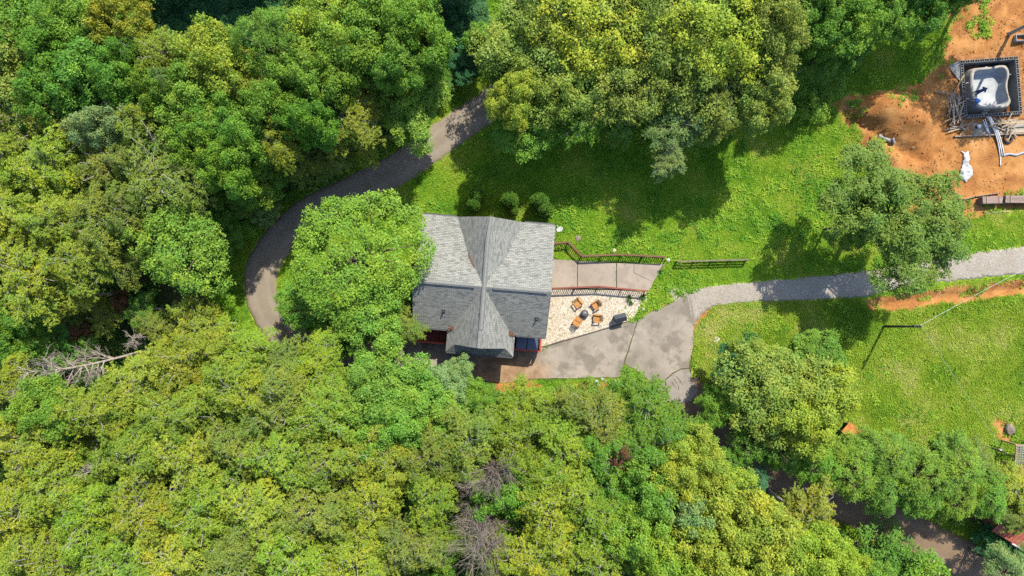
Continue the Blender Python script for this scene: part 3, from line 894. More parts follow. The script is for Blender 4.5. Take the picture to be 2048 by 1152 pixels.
def gabled_box():
    c = P(1241, 636, 1.0)
    t = empty('storage_box', (c.x, c.y, .05), math.radians(14)); tag(t, 'black gabled storage box at the end of the gravel patio', 'storage box')
    bm_ = mottled('black_panel', (.012, .014, .02), (.03, .034, .045), 5, .55, .4)
    MB().box((0, 0, .42), (.86, .55, .84)).build('cabinet', bm_, t, bevel=.01)
    for s in (-1, 1):
        MB().box((0, s * .18, 1.0), (1.02, .44, .03), RX(-s * math.radians(38))).build('roof_panel', bm_, t)
    MB().prism([(-.42, -.27), (.42, -.27), (.42, .27), (-.42, .27)], .84, .86).build('ceiling_board', bm_, t)
    for s in (-1, 1):
        mb = MB(); x = s * .41
        mb._add([(x, -.27, .86), (x, .27, .86), (x, 0, 1.09), (x + s * .02, -.27, .86), (x + s * .02, .27, .86), (x + s * .02, 0, 1.09)], [(0, 1, 2), (5, 4, 3), (0, 3, 4, 1), (1, 4, 5, 2), (2, 5, 3, 0)])
        mb.build('gable_end', bm_, t)
    MB().box((0, -.285, .42), (.74, .02, .7)).build('door', DARKM, t)
gabled_box()

def lamp_post(px, py, lab, h):
    c = P(px, py, h)
    t = empty('lamp_post', (c.x, c.y, gh(c.x, c.y))); tag(t, lab, 'lamp')
    MB().tube([(0, 0, -.05), (0, 0, h - .25)], [.045, .035], 10).build('post', DARKM, t)
    MB().lathe([(.0, h - .25), (.09, h - .24), (.11, h - .05), (.02, h - .02)], 12).build('lantern', mottled('lamp_glass', (.28, .28, .28), (.36, .36, .35), 5, .3), t, True)
    MB().lathe([(.14, h - .06), (.03, h + .03), (.0, h + .05)], 12).build('cap', mottled('cap_paint', (.26, .26, .26), (.34, .34, .34), 5, .4), t, True)
lamp_post(1337, 520, 'slim black lamp post with pale cap at the end of the redwood railing', 1.5)

# stones, pots and weeds beside the walk
ROCKM = mottled('pale_rock', (.19, .18, .16), (.30, .285, .26), 4, .9, .2, .5)
ROCKD = mottled('brown_rock', (.10, .078, .06), (.175, .145, .115), 4, .9, .2, .5)
def rock(px, py, r, mat, label, z=0.0, group=None, seed=0):
    rr = random.Random(seed + int(px * 7 + py)); bm = bmesh.new(); bmesh.ops.create_icosphere(bm, subdivisions=2, radius=1)
    ax = [rr.uniform(.75, 1.2) for _ in range(3)]
    for v in bm.verts:
        n = v.co.copy(); k = 1 + .22 * math.sin(n.x * 4 + seed) * math.cos(n.y * 3.3 + seed) + rr.uniform(-.08, .08)
        v.co = Vector((n.x * ax[0], n.y * ax[1], n.z * ax[2] * .7)) * k * r
    me = bpy.data.meshes.new('rock'); bm.to_mesh(me); bm.free(); me.materials.append(mat)
    o = link_mesh('rock', me); c = P(px, py, z); o.location = (c.x, c.y, (z or gh(c.x, c.y)) + r * .3)
    return tag(o, label, 'rock', group)
for px, py, r in ((1284, 607, .12), (1271, 601, .10), (1286, 618, .14), (1266, 590, .08), (1279, 596, .09)):
    rock(px, py, r, ROCKM, 'small pale rock among the weeds at the patio end', .09, 'small pale rocks at the patio end')
rock(1157, 477, .22, ROCKD, 'round brown stone in the grass above the redwood railing')
rock(1229, 501, .17, mottled('pink_rock', (.40, .24, .21), (.52, .36, .32), 4, .9), 'pinkish stone in the weeds beside the redwood railing')
rock(2017, 858, .46, ROCKD, 'big brown boulder in the bare patch of the meadow')
rock(1193, 765, .25, ROCKM, 'pale broken rock beside the driveway edge')
for px, py, r in ((1205, 758, .14), (1199, 770, .12), (1230, 762, .14), (1212, 763, .1), (1240, 770, .11)):
    rock(px, py, r, ROCKM, 'small pale rubble lump on bare soil below the driveway', 0, 'rubble below the driveway')
def crate():
    c = P(1195, 781, .3); t = empty('utility_box', (c.x, c.y, 0), .2); tag(t, 'small dark utility box on bare soil below the driveway', 'utility box')
    MB().box((0, 0, .2), (.42, .32, .42)).build('case', DARKM, t, bevel=.02); MB().box((0, 0, .43), (.46, .36, .04)).build('lid', mottled('grey_lid', (.2, .2, .2), (.3, .3, .3), 5), t, bevel=.01)
crate()
def sheet():
    c = P(1433, 679); M = Matrix.Rotation(-.5, 3, 'Z')
    t = MB()
    nx, ny = 6, 5; vs = []
    for j in range(ny + 1):
        for i in range(nx + 1):
            x, y = (i / nx - .5) * .38, (j / ny - .5) * .5
            p = M @ Vector((x, y, .10 + .03 * math.sin(i * 1.3) * math.cos(j * 1.7))); vs.append(p)
    k = len(vs); vs2 = vs + [v - Vector((0, 0, .015)) for v in vs]
    fs = [(j * (nx + 1) + i, j * (nx + 1) + i + 1, (j + 1) * (nx + 1) + i + 1, (j + 1) * (nx + 1) + i) for j in range(ny) for i in range(nx)]
    fs += [tuple(a + k for a in reversed(f)) for f in fs]
    t._add(vs2, fs)
    o = t.build('white_board', mottled('white_plastic', (.34, .345, .35), (.42, .42, .42), 5, .5)); o.location = (c.x, c.y, gh(c.x, c.y))
    tag(o, 'white rectangular board lying on the lawn near the driveway bend', 'board')
sheet()

# ---------------------------------------------------------------- utility pole and wires
def pole():
    b = P(1766, 653); z = gh(b.x, b.y); top = P(1842, 653, 5.6)
    t = empty('utility_pole', (b.x, b.y, z)); tag(t, 'dark wooden utility pole standing in the meadow', 'utility pole')
    pm = wood_mat('pole_wood', (.035, .03, .025), (.075, .065, .055)); d = top - Vector((b.x, b.y, z))
    MB().tube([(0, 0, -.2), d * .5, d], [.115, .10, .085], 12).build('shaft', pm, t, True)
    MB().tube([d * .99, d + Vector((0, 0, .06))], [.10, .04], 12).build('cap', DARKM, t)
    MB().tube([d * .93 + Vector((.12, .12, 0)), d * .93 + Vector((.12, .12, .18))], .05, 8).build('insulator', ROCKM, t)
    MB().box(d * .9 + Vector((-.14, 0, -.2)), (.1, .2, .35)).build('junction_box', DARKM, t)
    wire = mottled('twisted_wire', (.22, .22, .22), (.36, .36, .36), 30, .4)
    w = Vector((b.x, b.y, z)) + d * .97 + Vector((.12, .12, 0))
    for (px, py, zz), lab in (((2300, 410, 6.5), 'pale overhead wire running from the pole across the clay trench'), ((2010, 905, 3.2), 'thin pale service wire dropping from the pole towards the boulder patch')):
        e = P(px, py, zz); mb = MB(); pts = []
        for i in range(41):
            f = i / 40; p = w.lerp(e, f); p.z -= .6 * 4 * f * (1 - f) * (.7 if zz > 5 else .2); pts.append(p)
        mb.tube(pts, .012 if zz > 5 else .007, 5)
        tag(mb.build('overhead_wire', wire), lab, 'wire')
    e = P(2010, 905, 3.2); t2 = empty('service_post', (e.x, e.y, gh(e.x, e.y))); tag(t2, 'short grey service post at the hedge end of the meadow', 'post')
    MB().tube([(0, 0, -.1), (0, 0, 3.25)], .06, 8).build('shaft', pm, t2); MB().box((0, .09, 2.6), (.2, .1, .3)).build('meter_box', ROCKM, t2)
pole()

# ---------------------------------------------------------------- pool under construction
BLOCK = mottled('concrete_block', (.11, .106, .10), (.18, .172, .16), 7, .9, .2, .4)
BLOCKD = mottled('grey_parge', (.075, .08, .085), (.13, .135, .14), 2, .9, .2, .3)
SHELL = mottled('sprayed_concrete', (.165, .15, .125), (.25, .232, .20), 2.5, .85, .2, .4)
BASIN = mottled('basin_plaster', (.17, .185, .195), (.28, .285, .29), 1.2, .7, .2, .2)
def pool():
    W = 1.4
    q = [Vector((x, y)) for x, y in POOL_Q]; c = sum(q, Vector((0, 0))) / 4
    ex = (q[1] - q[0]).normalized(); rz = math.atan2(ex.y, ex.x)
    t = empty('swimming_pool', (c.x, c.y, -1.05), rz); tag(t, 'unfinished concrete pool shell inside a square block wall', 'swimming pool')
    sx = ((q[1] - q[0]).length + (q[2] - q[3]).length) / 2; sy = ((q[0] - q[3]).length + (q[1] - q[2]).length) / 2
    T = .26; hx, hy = sx / 2, sy / 2
    for nm, cc, ss in (('wall', (0, hy - T / 2, (W - .2) / 2), (sx, T, W - .2)), ('wall', (0, -hy + T / 2, (W - .2) / 2), (sx, T, W - .2)),
                       ('wall', (-hx + T / 2, 0, (W - .2) / 2), (T, sy - 2 * T - .004, W - .2)), ('wall', (hx - T / 2, 0, (W - .2) / 2), (T, sy - 2 * T - .004, W - .2))):
        MB().box(cc, ss).build(nm, BLOCKD, t)
    # hollow block, its two cells open at the top
    L = .40
    def block_mesh(L):
        mb = MB(); w = .028
        mb.box((0, T / 2 - w / 2 - .003, .1), (L - .012, w, .195)); mb.box((0, -T / 2 + w / 2 + .003, .1), (L - .012, w, .195))
        for x in (-L / 2 + .02, 0, L / 2 - .02): mb.box((x, 0, .098), (.03, T - 2 * w - .006, .19))
        return mb.mesh('block', BLOCK)
    bm_ = block_mesh(L)
    nx = int(sx / L); ny = int((sy - 2 * T) / L)
    for s in (-1, 1):
        for i in range(nx):
            o = link_mesh('block', bm_, t); o.location = ((i - (nx - 1) / 2) * sx / nx, s * (hy - T / 2), W - .2); o.rotation_euler = (0, 0, R.uniform(-.012, .012))
        for i in range(ny):
            o = link_mesh('block', bm_, t); o.location = (s * (hx - T / 2), (i - (ny - 1) / 2) * (sy - 2 * T) / ny, W - .2); o.rotation_euler = (0, 0, math.pi / 2 + R.uniform(-.012, .012))
    MB().box((0, 0, .02), (sx - 2 * T - .01, sy - 2 * T - .01, .04)).build('pit_floor', mottled('pit_earth', (.05, .05, .052), (.10, .098, .095), 1.5, .95, .1, .6), t)
    # freeform shell
    def ring(px, py):
        w = P(px, py, .10).xy - c; a = -rz
        return (w.x * math.cos(a) - w.y * math.sin(a), w.x * math.sin(a) + w.y * math.cos(a))
    lip = [(1946, 142), (1952, 138), (1970, 136), (1986, 135), (2000, 132), (2010, 133), (2016, 141), (2017, 152), (2014, 165), (2014, 178), (2017, 192), (2020, 202), (2015, 211), (2004, 214), (1988, 215), (1972, 216), (1958, 213), (1950, 205), (1947, 194), (1945, 180), (1944, 165), (1944, 152)]
    lp = np.array([ring(*p) for p in lip])
    lp = np.array(catmull([tuple(p) for p in lp] + [tuple(lp[0])], 4))[:-1]
    ctr = lp.mean(0); n = len(lp)
    def lev(s, z, dx=0.0): return [(ctr[0] + (p[0] - ctr[0]) * s + dx, ctr[1] + (p[1] - ctr[1]) * s, z) for p in lp]
    def skin(levels, name, mat, sm=True):
        vs = sum(levels, []); fs = []
        for i in range(len(levels) - 1):
            for k in range(n): fs.append((i * n + k, i * n + (k + 1) % n, (i + 1) * n + (k + 1) % n, (i + 1) * n + k))
        mb = MB(); mb._add(vs, fs); return mb, name, mat, sm
    mb, *_ = skin([lev(1.22, .04), lev(1.14, .55), lev(1.06, 1.0), lev(1.03, 1.16), lev(.93, 1.18), lev(.91, 1.10)], 'shell', SHELL)
    mb.build('shell', SHELL, t, True)
    mb, *_ = skin([lev(.912, 1.10), lev(.87, .75), lev(.82, .42), lev(.70, .30), lev(.3, .26), lev(.01, .25)], 'basin', BASIN)
    mb.build('basin', BASIN, t, True)
    # recessed deep corner and steps
    for i in range(3):
        a = ring(1976, 219 + i * 3.6); MB().box((a[0], a[1], .35 - i * .10 + .25), (.48, .16, .7 - i * .2)).build('step', SHELL, t)
    for p in ((1937, 165), (1937, 197), (1975, 133), (2022, 148)):
        a = ring(*p); MB().bar((a[0] - .12, a[1], .98), (a[0] + .12, a[1] + .03, .98), .03, .03).build('form_stake', TRIM, t)
    # two drains on the basin floor
    for p in ((1958, 160), (1974, 160)):
        a = ring(*p); MB().lathe([(.0, .33), (.06, .33), (.07, .31)], 12, (a[0], a[1], 0)).build('drain', DARKM, t)
    # grey parged wing bank against the outside of the wall
    def rw(px, py, z):
        w = P(px, py, z).xy - c; a = -rz
        return (w.x * math.cos(a) - w.y * math.sin(a), w.x * math.sin(a) + w.y * math.cos(a), z)
    mb = MB()
    vv = [rw(1896, 132, .06), rw(1920.5, 121, .30), rw(1922.5, 166, .22), rw(1896, 132, -.2), rw(1920.5, 121, -.2), rw(1922.5, 166, -.2)]; vv = [(x, y, z + 1.05) for x, y, z in vv]
    mb._add(vv, [(0, 2, 1), (3, 4, 5), (0, 1, 4, 3), (1, 2, 5, 4), (2, 0, 3, 5)])
    mb.build('wing_wall', mottled('wing_parge', (.11, .112, .115), (.165, .167, .17), 2, .9), t)
    # clay backfilled against the outside of the wall
    mb = MB(); N = 26; rng = random.Random(3); inn, mid, out = [], [], []
    for k in range(4):
        p0 = [(-hx, -hy), (hx, -hy), (hx, hy), (-hx, hy)][k]; p1 = [(hx, -hy), (hx, hy), (-hx, hy), (-hx, -hy)][k]
        nrm = [(0, -1), (1, 0), (0, 1), (-1, 0)][k]
        for i in range(N):
            f = i / N; x = p0[0] + (p1[0] - p0[0]) * f; y = p0[1] + (p1[1] - p0[1]) * f
            cn = [(-1, -1), (1, -1), (1, 1), (-1, 1)][k] if i == 0 else nrm
            w1, w2 = rng.uniform(.22, .4), rng.uniform(.6, .9)
            inn.append((x - .02 * cn[0], y - .02 * cn[1], 1.05 + rng.uniform(.05, .13))); mid.append((x + w1 * cn[0], y + w1 * cn[1], 1.05 + rng.uniform(.03, .10))); out.append((x + w2 * cn[0], y + w2 * cn[1], 1.0))
    M_ = 4 * N
    mb._add(inn + mid + out, [(r0 * M_ + i, (r0 + 1) * M_ + i, (r0 + 1) * M_ + (i + 1) % M_, r0 * M_ + (i + 1) % M_) for r0 in (0, 1) for i in range(M_)])
    mb.build('backfill', mottled('clay_backfill', (.12, .05, .018), (.24, .115, .045), 2.5, .95, .1, .6, dist=.05), t)
    return t
pool()

def skin_person(name, joints, edges, rad, mats, picker, loc, rz, label):
    me = bpy.data.meshes.new(name); me.from_pydata(joints, edges, [])
    o = bpy.data.objects.new(name, me); COL.objects.link(o)
    o.modifiers.new('skin', 'SKIN'); sv = me.skin_vertices[0].data
    for i, r in enumerate(rad): sv[i].radius = (r, r); sv[i].use_root = i == 0
    s = o.modifiers.new('sub', 'SUBSURF'); s.levels = 2; s.render_levels = 2
    dg = bpy.context.evaluated_depsgraph_get(); dg.update()
    nm = bpy.data.meshes.new_from_object(o.evaluated_get(dg)); nm.name = name
    o.modifiers.clear(); o.data = nm
    nm.materials.clear()
    for m in mats: nm.materials.append(m)
    for p in nm.polygons: p.material_index = picker(p.center); p.use_smooth = True
    o.location = loc; o.rotation_euler = (0, 0, rz)
    return tag(o, label, 'person')
SKIN = mottled('skin', (.33, .18, .11), (.40, .23, .15), 8, .6)
def worker(px, py, rz, shirt, trousers, label):
    c = P(px, py, .05)
    J = [(0, 0, .86), (0, .22, 1.08), (0, .38, 1.20), (0, .50, 1.22), (0, .60, 1.20),           # pelvis, waist, chest, neck, head
         (-.17, .36, 1.20), (-.24, .45, .95), (-.20, .60, .76), (.17, .36, 1.20), (.24, .46, .95), (.18, .62, .78),
         (-.11, -.02, .80), (-.13, .06, .45), (-.14, -.02, .07), (-.14, .12, .04), (.11, -.02, .80), (.14, .10, .45), (.15, .02, .07), (.15, .16, .04)]
    E = [(0, 1), (1, 2), (2, 3), (3, 4), (2, 5), (5, 6), (6, 7), (2, 8), (8, 9), (9, 10), (0, 11), (11, 12), (12, 13), (13, 14), (0, 15), (15, 16), (16, 17), (17, 18)]
    rr = [.14, .14, .15, .06, .10, .07, .05, .04, .07, .05, .04, .09, .065, .045, .04, .09, .065, .045, .04]
    def pick(p):
        if p.y > .51 and p.z > 1.05: return 2
        if p.y > .52 and p.z < .9: return 3
        if p.z < .82 and p.y < .3: return 1
        return 0
    hat = mottled('hat_cloth', (.03, .04, .07), (.06, .08, .12), 6)
    return skin_person('person', J, E, rr, [shirt, trousers, hat, SKIN], pick, (c.x, c.y, .27 - 1.05), rz, label)
worker(1956, 184, -1.2, mottled('navy_cotton', (.012, .02, .06), (.025, .04, .10), 6), mottled('dark_denim', (.02, .025, .04), (.04, .05, .07), 6), 'person in navy shirt bending over inside the pool basin')
worker(1957, 201, 1.9, mottled('blue_cotton', (.02, .09, .32), (.035, .14, .42), 6), mottled('blue_denim', (.03, .06, .15), (.05, .09, .2), 6), 'person in bright blue shirt crouching over inside the pool basin')

# building-site odds and ends
PLANKM = wood_mat('scrap_lumber', (.15, .115, .08), (.26, .215, .165))
plank_meshes = [MB().box((0, 0, 0), (L, w, .04)).mesh('plank', PLANKM) for L, w in ((1.4, .09), (1.0, .09), (1.8, .09), (.7, .10), (1.2, .05))]
def plank(px, py, z, a, k, label, group, tilt=0.0):
    o = link_mesh('plank', plank_meshes[k]); c = P(px, py, z)
    o.location = (c.x, c.y, z); o.rotation_euler = (R.uniform(-.1, .1), tilt, a)
    return tag(o, label, 'plank', group)
for i in range(46):
    plank(R.gauss(1908, 6.5), R.gauss(218, 14), .05 + .012 * i, R.gauss(1.35, .42), R.randrange(5), 'grey scrap plank in the pile against the block wall', 'scrap planks against the block wall', R.uniform(-.06, .06))
for i in range(12):
    plank(R.gauss(1917, 9), R.gauss(252, 3.5), .05 + .02 * i, R.gauss(.2, .4), R.randrange(5), 'short grey scrap plank lying below the pile', 'short scrap planks below the pile', R.uniform(-.05, .05))
for i in range(26):
    plank(R.gauss(2009, 12), R.gauss(250, 6), .06 + .02 * i, R.choice((.1, -.3, .6, 1.0, -.7)) + R.gauss(0, .2), R.randrange(5), 'tan scrap plank heaped below the pool steps', 'scrap planks below the pool steps', R.uniform(-.05, .05))
def long_board(a, b, za, zb_, w, lab, mat=None):
    A, B = P(*a, za), P(*b, zb_)
    tag(MB().bar(A, B, w, .045).build('board', mat or PLANKM), lab, 'board')
NEWW = wood_mat('new_lumber', (.24, .16, .075), (.34, .25, .13))
long_board((1905, 190), (1928, 150), .1, .42, .11, 'yellow new board leaning on the block wall', NEWW)
long_board((1870, 183), (1912, 191), .12, .18, .10, 'pale board sticking out from the lumber pile')
long_board((1990, 247), (2060, 244), .62, .50, .10, 'long pale board over the tan plank heap', NEWW)
def form_board():
    A, B = P(1908, 273, .1), P(2075, 266, .1)
    tag(MB().bar(A, B, .10, .24).build('form_board', PLANKM), 'long timber form board on edge below the block wall', 'board')
    mb = MB().prism(PW([(1945, 242), (2060, 236), (2060, 264), (1945, 270)]), -.05, .03)
    tag(mb.build('mud_slab', mottled('grey_mud', (.15, .13, .10), (.25, .22, .18), 2, .95, .1, .5)), kind='structure')
form_board()
# bundle of white plastic pipes bending down over the clay
PVC = mottled('white_pvc', (.34, .345, .35), (.42, .42, .42), 4, .35, .5, .05)
for i in range(8):
    off = (i - 3.5)
    pts = []
    for f in np.linspace(0, 1, 12):
        x = 1977 + off * .9 + 24 * f ** .8 + 5 * math.sin(f * 2.6) + off * .5 * f; y = 234 + (72 + 8 * math.sin(i * 2.1)) * f
        z = .36 * (1 - f) ** 1.5 + .07 + .03 * (i % 3)
        pts.append(P(x, y, z))
    tag(MB().tube(pts, .045, 7).build('pvc_pipe', PVC, None, True), 'white plastic pipe in the bundle bending down from the pool wall', 'pipe', 'white pipes bending down from the pool wall')
for px0, py0, px1, py1 in ((1966, 240, 1977, 268), (1970, 238, 1980, 274)):
    tag(MB().tube([P(px0, py0, .38), P(px1, py1, .1)], .035, 7).build('pvc_pipe', mottled('blue_pvc', (.35, .42, .5), (.5, .56, .62), 5, .4), None, True), 'pale blue plastic pipe slanting beside the white bundle', 'pipe', 'pale blue pipes beside the white bundle')
long_board((2001, 313), (2001, 331), .10, .10, .07, 'short white board at the foot of the white pipes', TRIM)
def tire():
    c = P(2016, 278, .1); t = empty('tire', (c.x, c.y, .01)); tag(t, 'black rubber tire lying on the clay below the planks', 'tire')
    rb = mottled('rubber', (.012, .012, .013), (.03, .03, .03), 12, .8)
    MB().lathe([(.21 + .10, .0), (.36, .02), (.41, .07), (.41, .15), (.36, .2), (.26, .2), (.23, .16), (.23, .06), (.31, .0)], 28).build('casing', rb, t, True)
    mb = MB()
    for k in range(28):
        a = k * 2 * math.pi / 28; mb.box((math.cos(a) * .41, math.sin(a) * .41, .11), (.02, .05, .12), RZ(a))
    mb.build('tread', rb, t)
tire()
def bucket():
    c = P(1957, 253, .3); t = empty('bucket', (c.x, c.y, .02)); tag(t, 'blue bucket with white lid beside the short planks', 'bucket')
    MB().lathe([(.0, 0), (.13, 0), (.16, .36), (.17, .36), (.17, .38)], 16).build('body', mottled('blue_plastic', (.03, .10, .30), (.05, .14, .36), 5, .4), t, True)
    MB().lathe([(.175, .375), (.17, .40), (.0, .405)], 16).build('lid', PVC, t, True)
bucket()
def tarp():
    poly = PW([(1923, 304), (1935, 303), (1938, 322), (1945, 336), (1944, 352), (1931, 363), (1919, 355), (1921, 332)])
    xs = np.array(poly); lo = xs.min(0); hi = xs.max(0); st = .07
    gx = np.arange(lo[0] - st, hi[0] + st, st); gy = np.arange(lo[1] - st, hi[1] + st, st)
    X, Y = np.meshgrid(gx, gy); d = sdf(poly, X, Y) + (vnoise(X, Y, .35, 4) - .5) * .35
    Z = ground_h(X, Y) + .05 + .34 * fbm(X, Y, .34, 31, 3) * np.clip(d / .3, 0, 1)
    idx = np.arange(X.size).reshape(X.shape); nx = X.shape[1]
    i0 = idx[:-1, :-1]; ok = (d[:-1, :-1] > 0) & (d[1:, 1:] > 0) & (d[:-1, 1:] > 0) & (d[1:, :-1] > 0)
    i0 = i0[ok]; F = np.stack([i0, i0 + 1, i0 + 1 + nx, i0 + nx], 1)
    V = np.stack([X.ravel(), Y.ravel(), Z.ravel()], 1); used, inv = np.unique(F, return_inverse=True); V = V[used]; F = inv.reshape(F.shape)
    me = np_mesh('tarp', V, F, mottled('white_tarp', (.24, .245, .25), (.32, .32, .32), 3, .6), True)
    o = link_mesh('tarp', me); s = o.modifiers.new('thick', 'SOLIDIFY'); s.thickness = .02
    tag(o, 'crumpled white tarp on the orange clay', 'tarp')
tarp()
def culvert(px, py, a, L, r, lab):
    c = P(px, py, .3); z = gh(c.x, c.y)
    d = Vector((math.cos(a), math.sin(a), 0)); mb = MB(); z += r * .7
    pts = [Vector((c.x, c.y, z)) + d * (L * (f - .5)) for f in (0, 1)]
    for p in pts: p.z = max(gh(p.x, p.y) + r * .6, z - .1)
    gm = mottled('grey_plastic_pipe', (.13, .13, .135), (.20, .20, .205), 5, .5)
    mb.tube(pts, r, 14, cap=False); mb.tube(pts, r * .82, 14, cap=False)
    t = empty('drain_pipe', (0, 0, 0)); tag(t, lab, 'pipe')
    mb.build('barrel', gm, t, True)
    for p, q in ((pts[0], pts[0] + d * .12), (pts[1] - d * .12, pts[1])): MB().tube([p, q], r * 1.15, 14, cap=False).build('collar', gm, t, True)
culvert(1767, 277, -.45, 1.15, .17, 'short grey drain pipe lying at the foot of the clay heap')
culvert(1783, 283, -.9, .45, .13, 'stubby grey pipe offcut beside the grey drain pipe')
def hose():
    pts = [P(x, y, .05) for x, y in ((2006, 311), (2018, 308), (2032, 310), (2048, 305), (2080, 300))]
    tag(MB().tube(catmull([tuple(p) for p in pts], 6), .10, 8).build('flat_hose', mottled('grey_hose', (.16, .17, .19), (.24, .25, .27), 4, .6), None, True), 'thick grey hose lying across the orange clay', 'hose')
hose()
# two crates of weathered planks on bearers by the frame edge
STK = wood_mat('weathered_brown', (.13, .085, .07), (.25, .185, .16))
def plank_stack(px, py, L, a, lab, w=.62):
    H0 = .85
    c = P(px, py, H0); t = empty('plank_stack', (c.x, c.y, 0), a); tag(t, lab, 'plank stack')
    for s in (-.38, .38): MB().box((s * L, 0, .06), (.10, w + .1, .16)).build('bearer', STK, t)
    n = 5
    for lay in range(5):
        for i in range(n):
            x = R.uniform(-.03, .03)
            MB().box((x, (i - (n - 1) / 2) * w / n, .20 + lay * .13), (L + R.uniform(-.05, .05), w / n - .012, .115)).build('plank', STK, t)
    for s in (-.32, .32): MB().box((s * L, 0, H0 - .03), (.05, w + .03, .03)).build('batten', PLANKM, t)
plank_stack(1987, 399.5, 1.72, .02, 'weathered brown plank stack on bearers with two pale battens')
plank_stack(2040, 398, 2.4, -.01, 'longer reddish-brown plank stack running on beyond the first')
def low_form():
    t = empty('formwork', (0, 0, 0)); tag(t, 'thin board formwork edging the dug clay beside the plank stacks', 'formwork')
    pts = [(1925, 424), (1927, 399), (1950, 393), (1998, 386)]
    for a, b in zip(pts[:-1], pts[1:]):
        A, B = P(*a, .1), P(*b, .1); MB().bar(A, B, .05, .22).build('board', PLANKM, t)
    for p in pts[1:]:
        A = P(*p, .15); MB().box(A, (.06, .06, .4)).build('stake', PLANKM, t)
low_form()
plank(1990, 425, .06, .1, 2, 'pale stick lying on clay below the weathered stack', 'pale sticks below the stack')
plank(2008, 423, .06, .0, 1, 'pale stick lying on clay below the weathered stack', 'pale sticks below the stack')
def far_tank():
    c = P(2043, 75, .4); t = empty('water_trough', (c.x, c.y, 0), .05); tag(t, 'grey trough on the ground above the pool wall', 'trough')
    gm = mottled('galvanised', (.2, .21, .22), (.32, .33, .34), 6, .4)
    MB().box((0, 0, .05), (1.0, .55, .06)).build('base', gm, t)
    for s in (-1, 1):
        MB().box((0, s * .26, .28), (1.0, .03, .42)).build('side', gm, t); MB().box((s * .49, 0, .28), (.03, .49, .42)).build('end', gm, t)
far_tank()

# ---------------------------------------------------------------- buildings at the frame edge
METALR = mottled('red_metal_roof', (.20, .055, .035), (.29, .085, .055), 2, .55, .4, .1)
def red_house():
    z0, ze_, zr = 2.5, 2.5, 3.6
    # eave line (1985,1063)-(2048,1100); the house stands beyond the frame
    A, B = P(1984, 1062, ze_), P(2062, 1108, ze_)
    d = (B - A).normalized(); n = Vector((-d.y, d.x, 0)); n = n if n.x > 0 else -n
    if n.y < 0: n = -n
    L, D = 9.0, 6.0
    t = empty('neighbour_house', (A.x, A.y, 0), math.atan2(d.y, d.x)); tag(t, 'red metal roofed building beside the shaded lane', 'building')
    # local: x along the eave, y away from lane
    s = 1 if (Matrix.Rotation(-math.atan2(d.y, d.x), 3, 'Z') @ n).y > 0 else -1
    mb = MB(); step = .3; k = int(L / step)
    for i in range(k):
        x0, x1 = i * step, (i + 1) * step - .03
        for (ya, yb, za, zb_) in ((0, D / 2, ze_, zr), (D, D / 2, ze_, zr)):
            mb._add([(x0, s * ya, za), (x1, s * ya, za), (x1, s * yb, zb_), (x0, s * yb, zb_), (x0, s * ya, za - .05), (x1, s * ya, za - .05), (x1, s * yb, zb_ - .05), (x0, s * yb, zb_ - .05)],
                    [(0, 1, 2, 3), (7, 6, 5, 4), (0, 4, 5, 1), (1, 5, 6, 2), (2, 6, 7, 3), (3, 7, 4, 0)])
            mb.bar((x1 + .015, s * ya, za + .012), (x1 + .015, s * yb, zb_ + .012), .03, .05)
    mb.build('roof', METALR, t)
    MB().bar((0, s * D / 2, zr + .03), (L, s * D / 2, zr + .03), .3, .05).build('ridge_cap', METALR, t)
    for y in (.5, D - .5): MB().box((L / 2, s * y, ze_ / 2), (L - 1.0, .15, ze_)).build('wall', SIDING, t)
    for x in (.5, L - .5):
        mb = MB(); slab_wall(mb, (x, s * .58), (x, s * (D - .58)), 0, [(0, ze_ + .15), (.5, zr - .1), (1, ze_ + .15)], .15); mb.build('gable_wall', SIDING, t)
    g_ = MB().tube([(2.0, -s * .05, ze_ - .05), (3.6, -s * .05, ze_ - .05)], .09, 8).build('gutter', TRIM, t)
    MB().tube([(1.4, s * .9, 2.7), (1.4, s * .9, 3.1)], .06, 8).build('vent_pipe', DARKM, t)
red_house()
def lattice_porch():
    c = P(2052, 912, 1.8)
    t = empty('lattice_porch', (c.x, c.y, 0), -.06); tag(t, 'small porch with white lattice top and red roof edge by the meadow', 'porch')
    LATHM = wood_mat('grey_lath', (.12, .11, .10), (.20, .19, .175))
    wm = wood_mat('tan_frame', (.22, .14, .085), (.32, .22, .145))
    for x in (-.9, .9):
        for y in (-.9, .9): MB().box((x, y, .9), (.12, .12, 1.8)).build('post', wm, t)
    for y in (-.9, .9): MB().box((0, y, 1.82), (2.0, .12, .12)).build('beam', wm, t)
    for x in (-.9, .9): MB().box((x, 0, 1.82), (.12, 1.68, .115)).build('beam', wm, t)
    for i in range(9):
        x = -.8 + i * .2; MB().box((x, 0, 1.90), (.05, 1.9, .03)).build('lath', LATHM, t)
        MB().box((0, x, 1.93), (1.9, .05, .03)).build('lath', LATHM, t)
    for i in range(6): MB().box((-.2 + .0, -1.1 - i * .2, 1.78 - i * .03), (2.2, .19, .05), RX(.1)).build('roof_sheet', METALR, t)
    MB().box((-.8, -1.6, .85), (.12, .12, 1.7)).build('post', wm, t); MB().box((.8, -1.6, .85), (.12, .12, 1.7)).build('post', wm, t)
lattice_porch()
